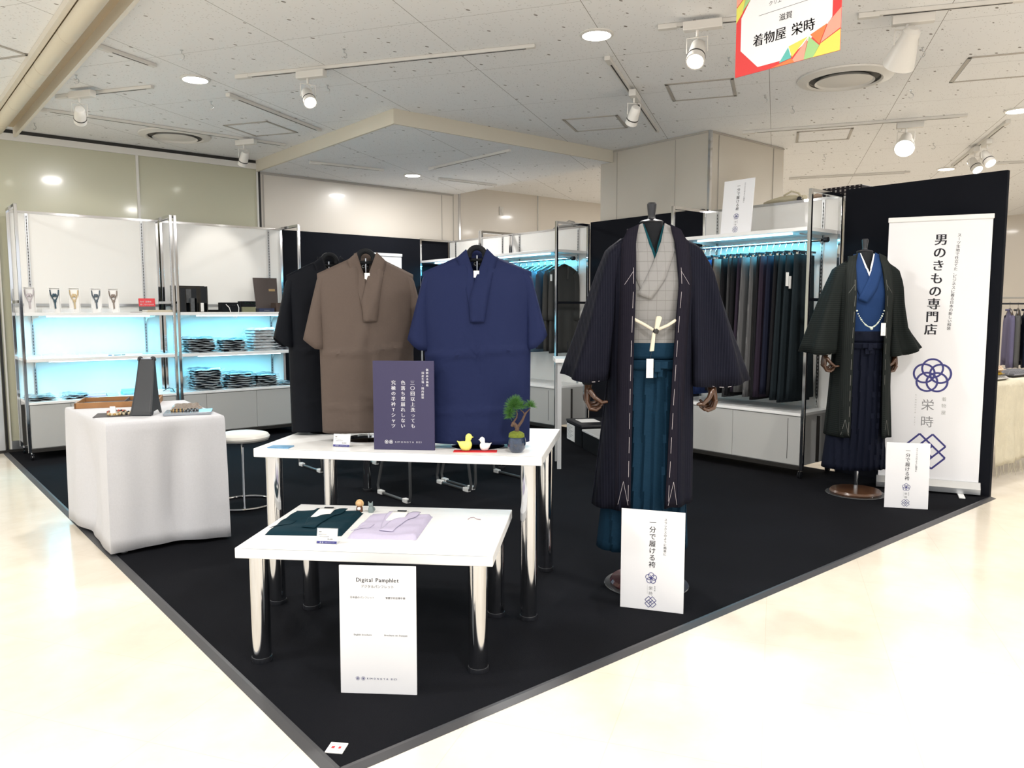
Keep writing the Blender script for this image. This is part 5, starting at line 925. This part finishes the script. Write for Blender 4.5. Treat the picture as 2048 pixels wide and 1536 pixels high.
# ---------------------------------------------------------------- goods behind and above the right racks
for (y0, y1, lb) in ((3.18, 4.5, 'white store rack seen only by its top behind the skirt rack'), (6.1, 7.3, 'white store rack behind the middle jacket rack')):
    t = thing('back_rack', lb, 'rack', (6.26, y0, 0)); B('top_board', (0, 0, 2.25), (.4, y1 - y0, 2.29), whitemel, t)
    for x in (.02, .38):
        for y in (.02, y1 - y0 - .02): B('post', (x - .013, y - .013, 0), (x + .013, y + .013, 2.25), chrome, t)
def bag(label, y, L, H, m, X=6.42, strap=None):
    t = thing('cloth_bag', label, 'bag', (X, y, 2.291), -PI / 2, 'bags lying on top of the right racks'); rs = []
    for k in range(9):
        f = k / 8; s = .35 + .65 * math.sin(PI * min(1, f * 1.1 + .08)) ** .5; rs.append([(-L / 2 + L * f, .12 * s * math.cos(a * PI / 10), H / 2 * (1 + .7 * (f - .3)) + H / 2 * (1 + .7 * (f - .3)) * s * math.sin(a * PI / 10)) for a in range(20)])
    G().rings(rs).build('bag_body', m, t, ang=60)
    if strap: G().tube([(L * .1, -.1, H * 1.0), (L * .3, -.1, H * 1.45), (L * .42, -.06, H * 1.2), (L * .5, -.05, H * .5)], .008, 6).build('strap', strap, t); G().ball((L * .45, -.06, H * .45), H * .35, 12).build('dark_end', bb, t)
canvas = mat('canvas', (.55, .5, .36), .8, bump=.4, bscale=100); bag('beige canvas bag lying on the rack behind the headline board', 3.83, .36, .07, canvas, strap=canvas)
bag('pink beige shoe shaped bag on the rack beside the patterned box', 3.45, .22, .07, mat('beige_leather', (.45, .33, .25), .5)); bag('grey folded cloth bag on top above the middle jacket rack', 6.6, .36, .06, mat('grey_cloth', (.35, .34, .32), .8), X=6.4, strap=MATS['grey_cloth'])
B('patterned_box', (-.12, -.17, 0), (.12, .17, .085), stripes('diamond_pattern', (.015, .012, .015), (.3, .28, .26), 1, .04, .35, .5, c3=(.015, .012, .015), axis2=2, p2=.03, d2=.4), label='dark box with white dotted pattern on top beside the black partition', cat='box', loc=(6.42, 3.26, 2.291), bevel=.006)
# ---------------------------------------------------------------- neighbouring booth seen past the right partition
nb = thing('neighbour_table', 'table behind the right partition under a cream fringed cloth', 'table', (6.75, 2.2, 0), math.radians(-4))
B('table_top', (.02, .0, .74), (1.6, .8, .775), wood, nb)
for x in (.06, 1.54):
    for y in (.05, .75): B('leg', (x - .02, y - .02, 0), (x + .02, y + .02, .74), wood, nb)
linen = mat('cream_linen', (.62, .57, .44), .85, bump=1, bscale=18, var=.15, vscale=10); g = G()
def clf(u, v):
    w = 1 - v; return (.0 + 1.62 * u, -.02 - .03 * w + .012 * math.sin(26 * u) * w + .008 * math.sin(61 * u) * w, .12 + .665 * v + .02 * math.sin(4 * u) * w)
g.sheet(clf, 60, 16); g.sheet(lambda u, v: (1.62 * u, -.02 + .84 * v, .785), 10, 6); g.sheet(lambda u, v: (-.02 + .02 * v - .02 * (1 - v), -.02 + .84 * u + 0, .12 + .665 * v), 20, 8)
o = g.build('tablecloth', linen, loc=(6.75, 2.2, 0), rz=math.radians(-4), solid=.002, label='cream linen cloth with long fringe hanging over the neighbouring table', cat='tablecloth')
g = G(); random.seed(5)
for k in range(70): x = random.uniform(0, 1.62); g.tube([(x, -.05, .13), (x + random.uniform(-.01, .01), -.055, .08), (x + random.uniform(-.03, .03), -.06, random.uniform(.02, .06))], .0016, 4)
tag(g.build('fringe', linen, o, kind='stuff'))
for k, (x, y, z, W, D, h, c, lb) in enumerate(((.25, .2, .7875, .4, .3, .035, (.35, .34, .32), 'grey folded fabric at the bottom of the neighbouring pile'), (.22, .22, .823, .36, .28, .03, (.5, .33, .05), 'mustard folded fabric in the middle of the pile'), (.2, .22, .854, .38, .3, .045, (.5, .36, .26), 'checked beige and pink folded fabric on top of the pile'), (.85, .25, .7875, .4, .3, .05, (.12, .12, .13), 'dark folded fabric further right on the neighbouring table'))):
    a = math.radians(-4); foldedcloth(lb, (6.75 + x * math.cos(a) - y * math.sin(a), 2.2 + x * math.sin(a) + y * math.cos(a), z), W, D, h, stripes('fab%d' % k, c, tuple(q * .5 for q in c), 0, .04, .2, c3=tuple(min(1, q * 1.5) for q in c), axis2=1, p2=.05, d2=.1), 'folded fabrics on the neighbouring table', a, 1, 'folded_fabric', 'folded fabric')
rk = thing('garment_rail', 'distant black garment rail at the right edge of the view', 'garment rail', (9.35, 2.85, 0), FR)
g = G(); g.tube([(-.25, 0, .01), (-.25, 0, 1.42), (1.6, 0, 1.42), (1.6, 0, .01)], .012, 8); g.build('frame', blackpl, rk); G().tube([(-.25, 0, 1.48), (1.6, 0, 1.48)], .01, 8).build('upper_bar', steel, rk)
GC = [((.13, .12, .2), 'purple grey'), ((.1, .1, .1), 'speckled dark'), ((.012, .015, .03), 'navy striped'), ((.45, .45, .42), 'pale grey'), ((.5, .28, .1), 'tan'), ((.45, .55, .5), 'pale mint'), ((.6, .42, .3), 'peach'), ((.06, .04, .03), 'dark brown'), ((.3, .3, .33), 'grey'), ((.5, .4, .3), 'sand')]
for k, (c, w) in enumerate(GC):
    q = .03 + .085 * k; X_ = 9.35 + math.cos(FR) * (q - .12); Y_ = 2.85 + math.sin(FR) * (q - .12)
    jacket(f'{w} garment on the distant rail at the right edge, {ORD[k]} from left', Y_, c, 'far%d' % k, L=.6, w=.2, rz=FR + 1.05 + random.uniform(-.1, .1), X=X_, zt=1.42, grp='garments on the distant rail')
# carpet fluff
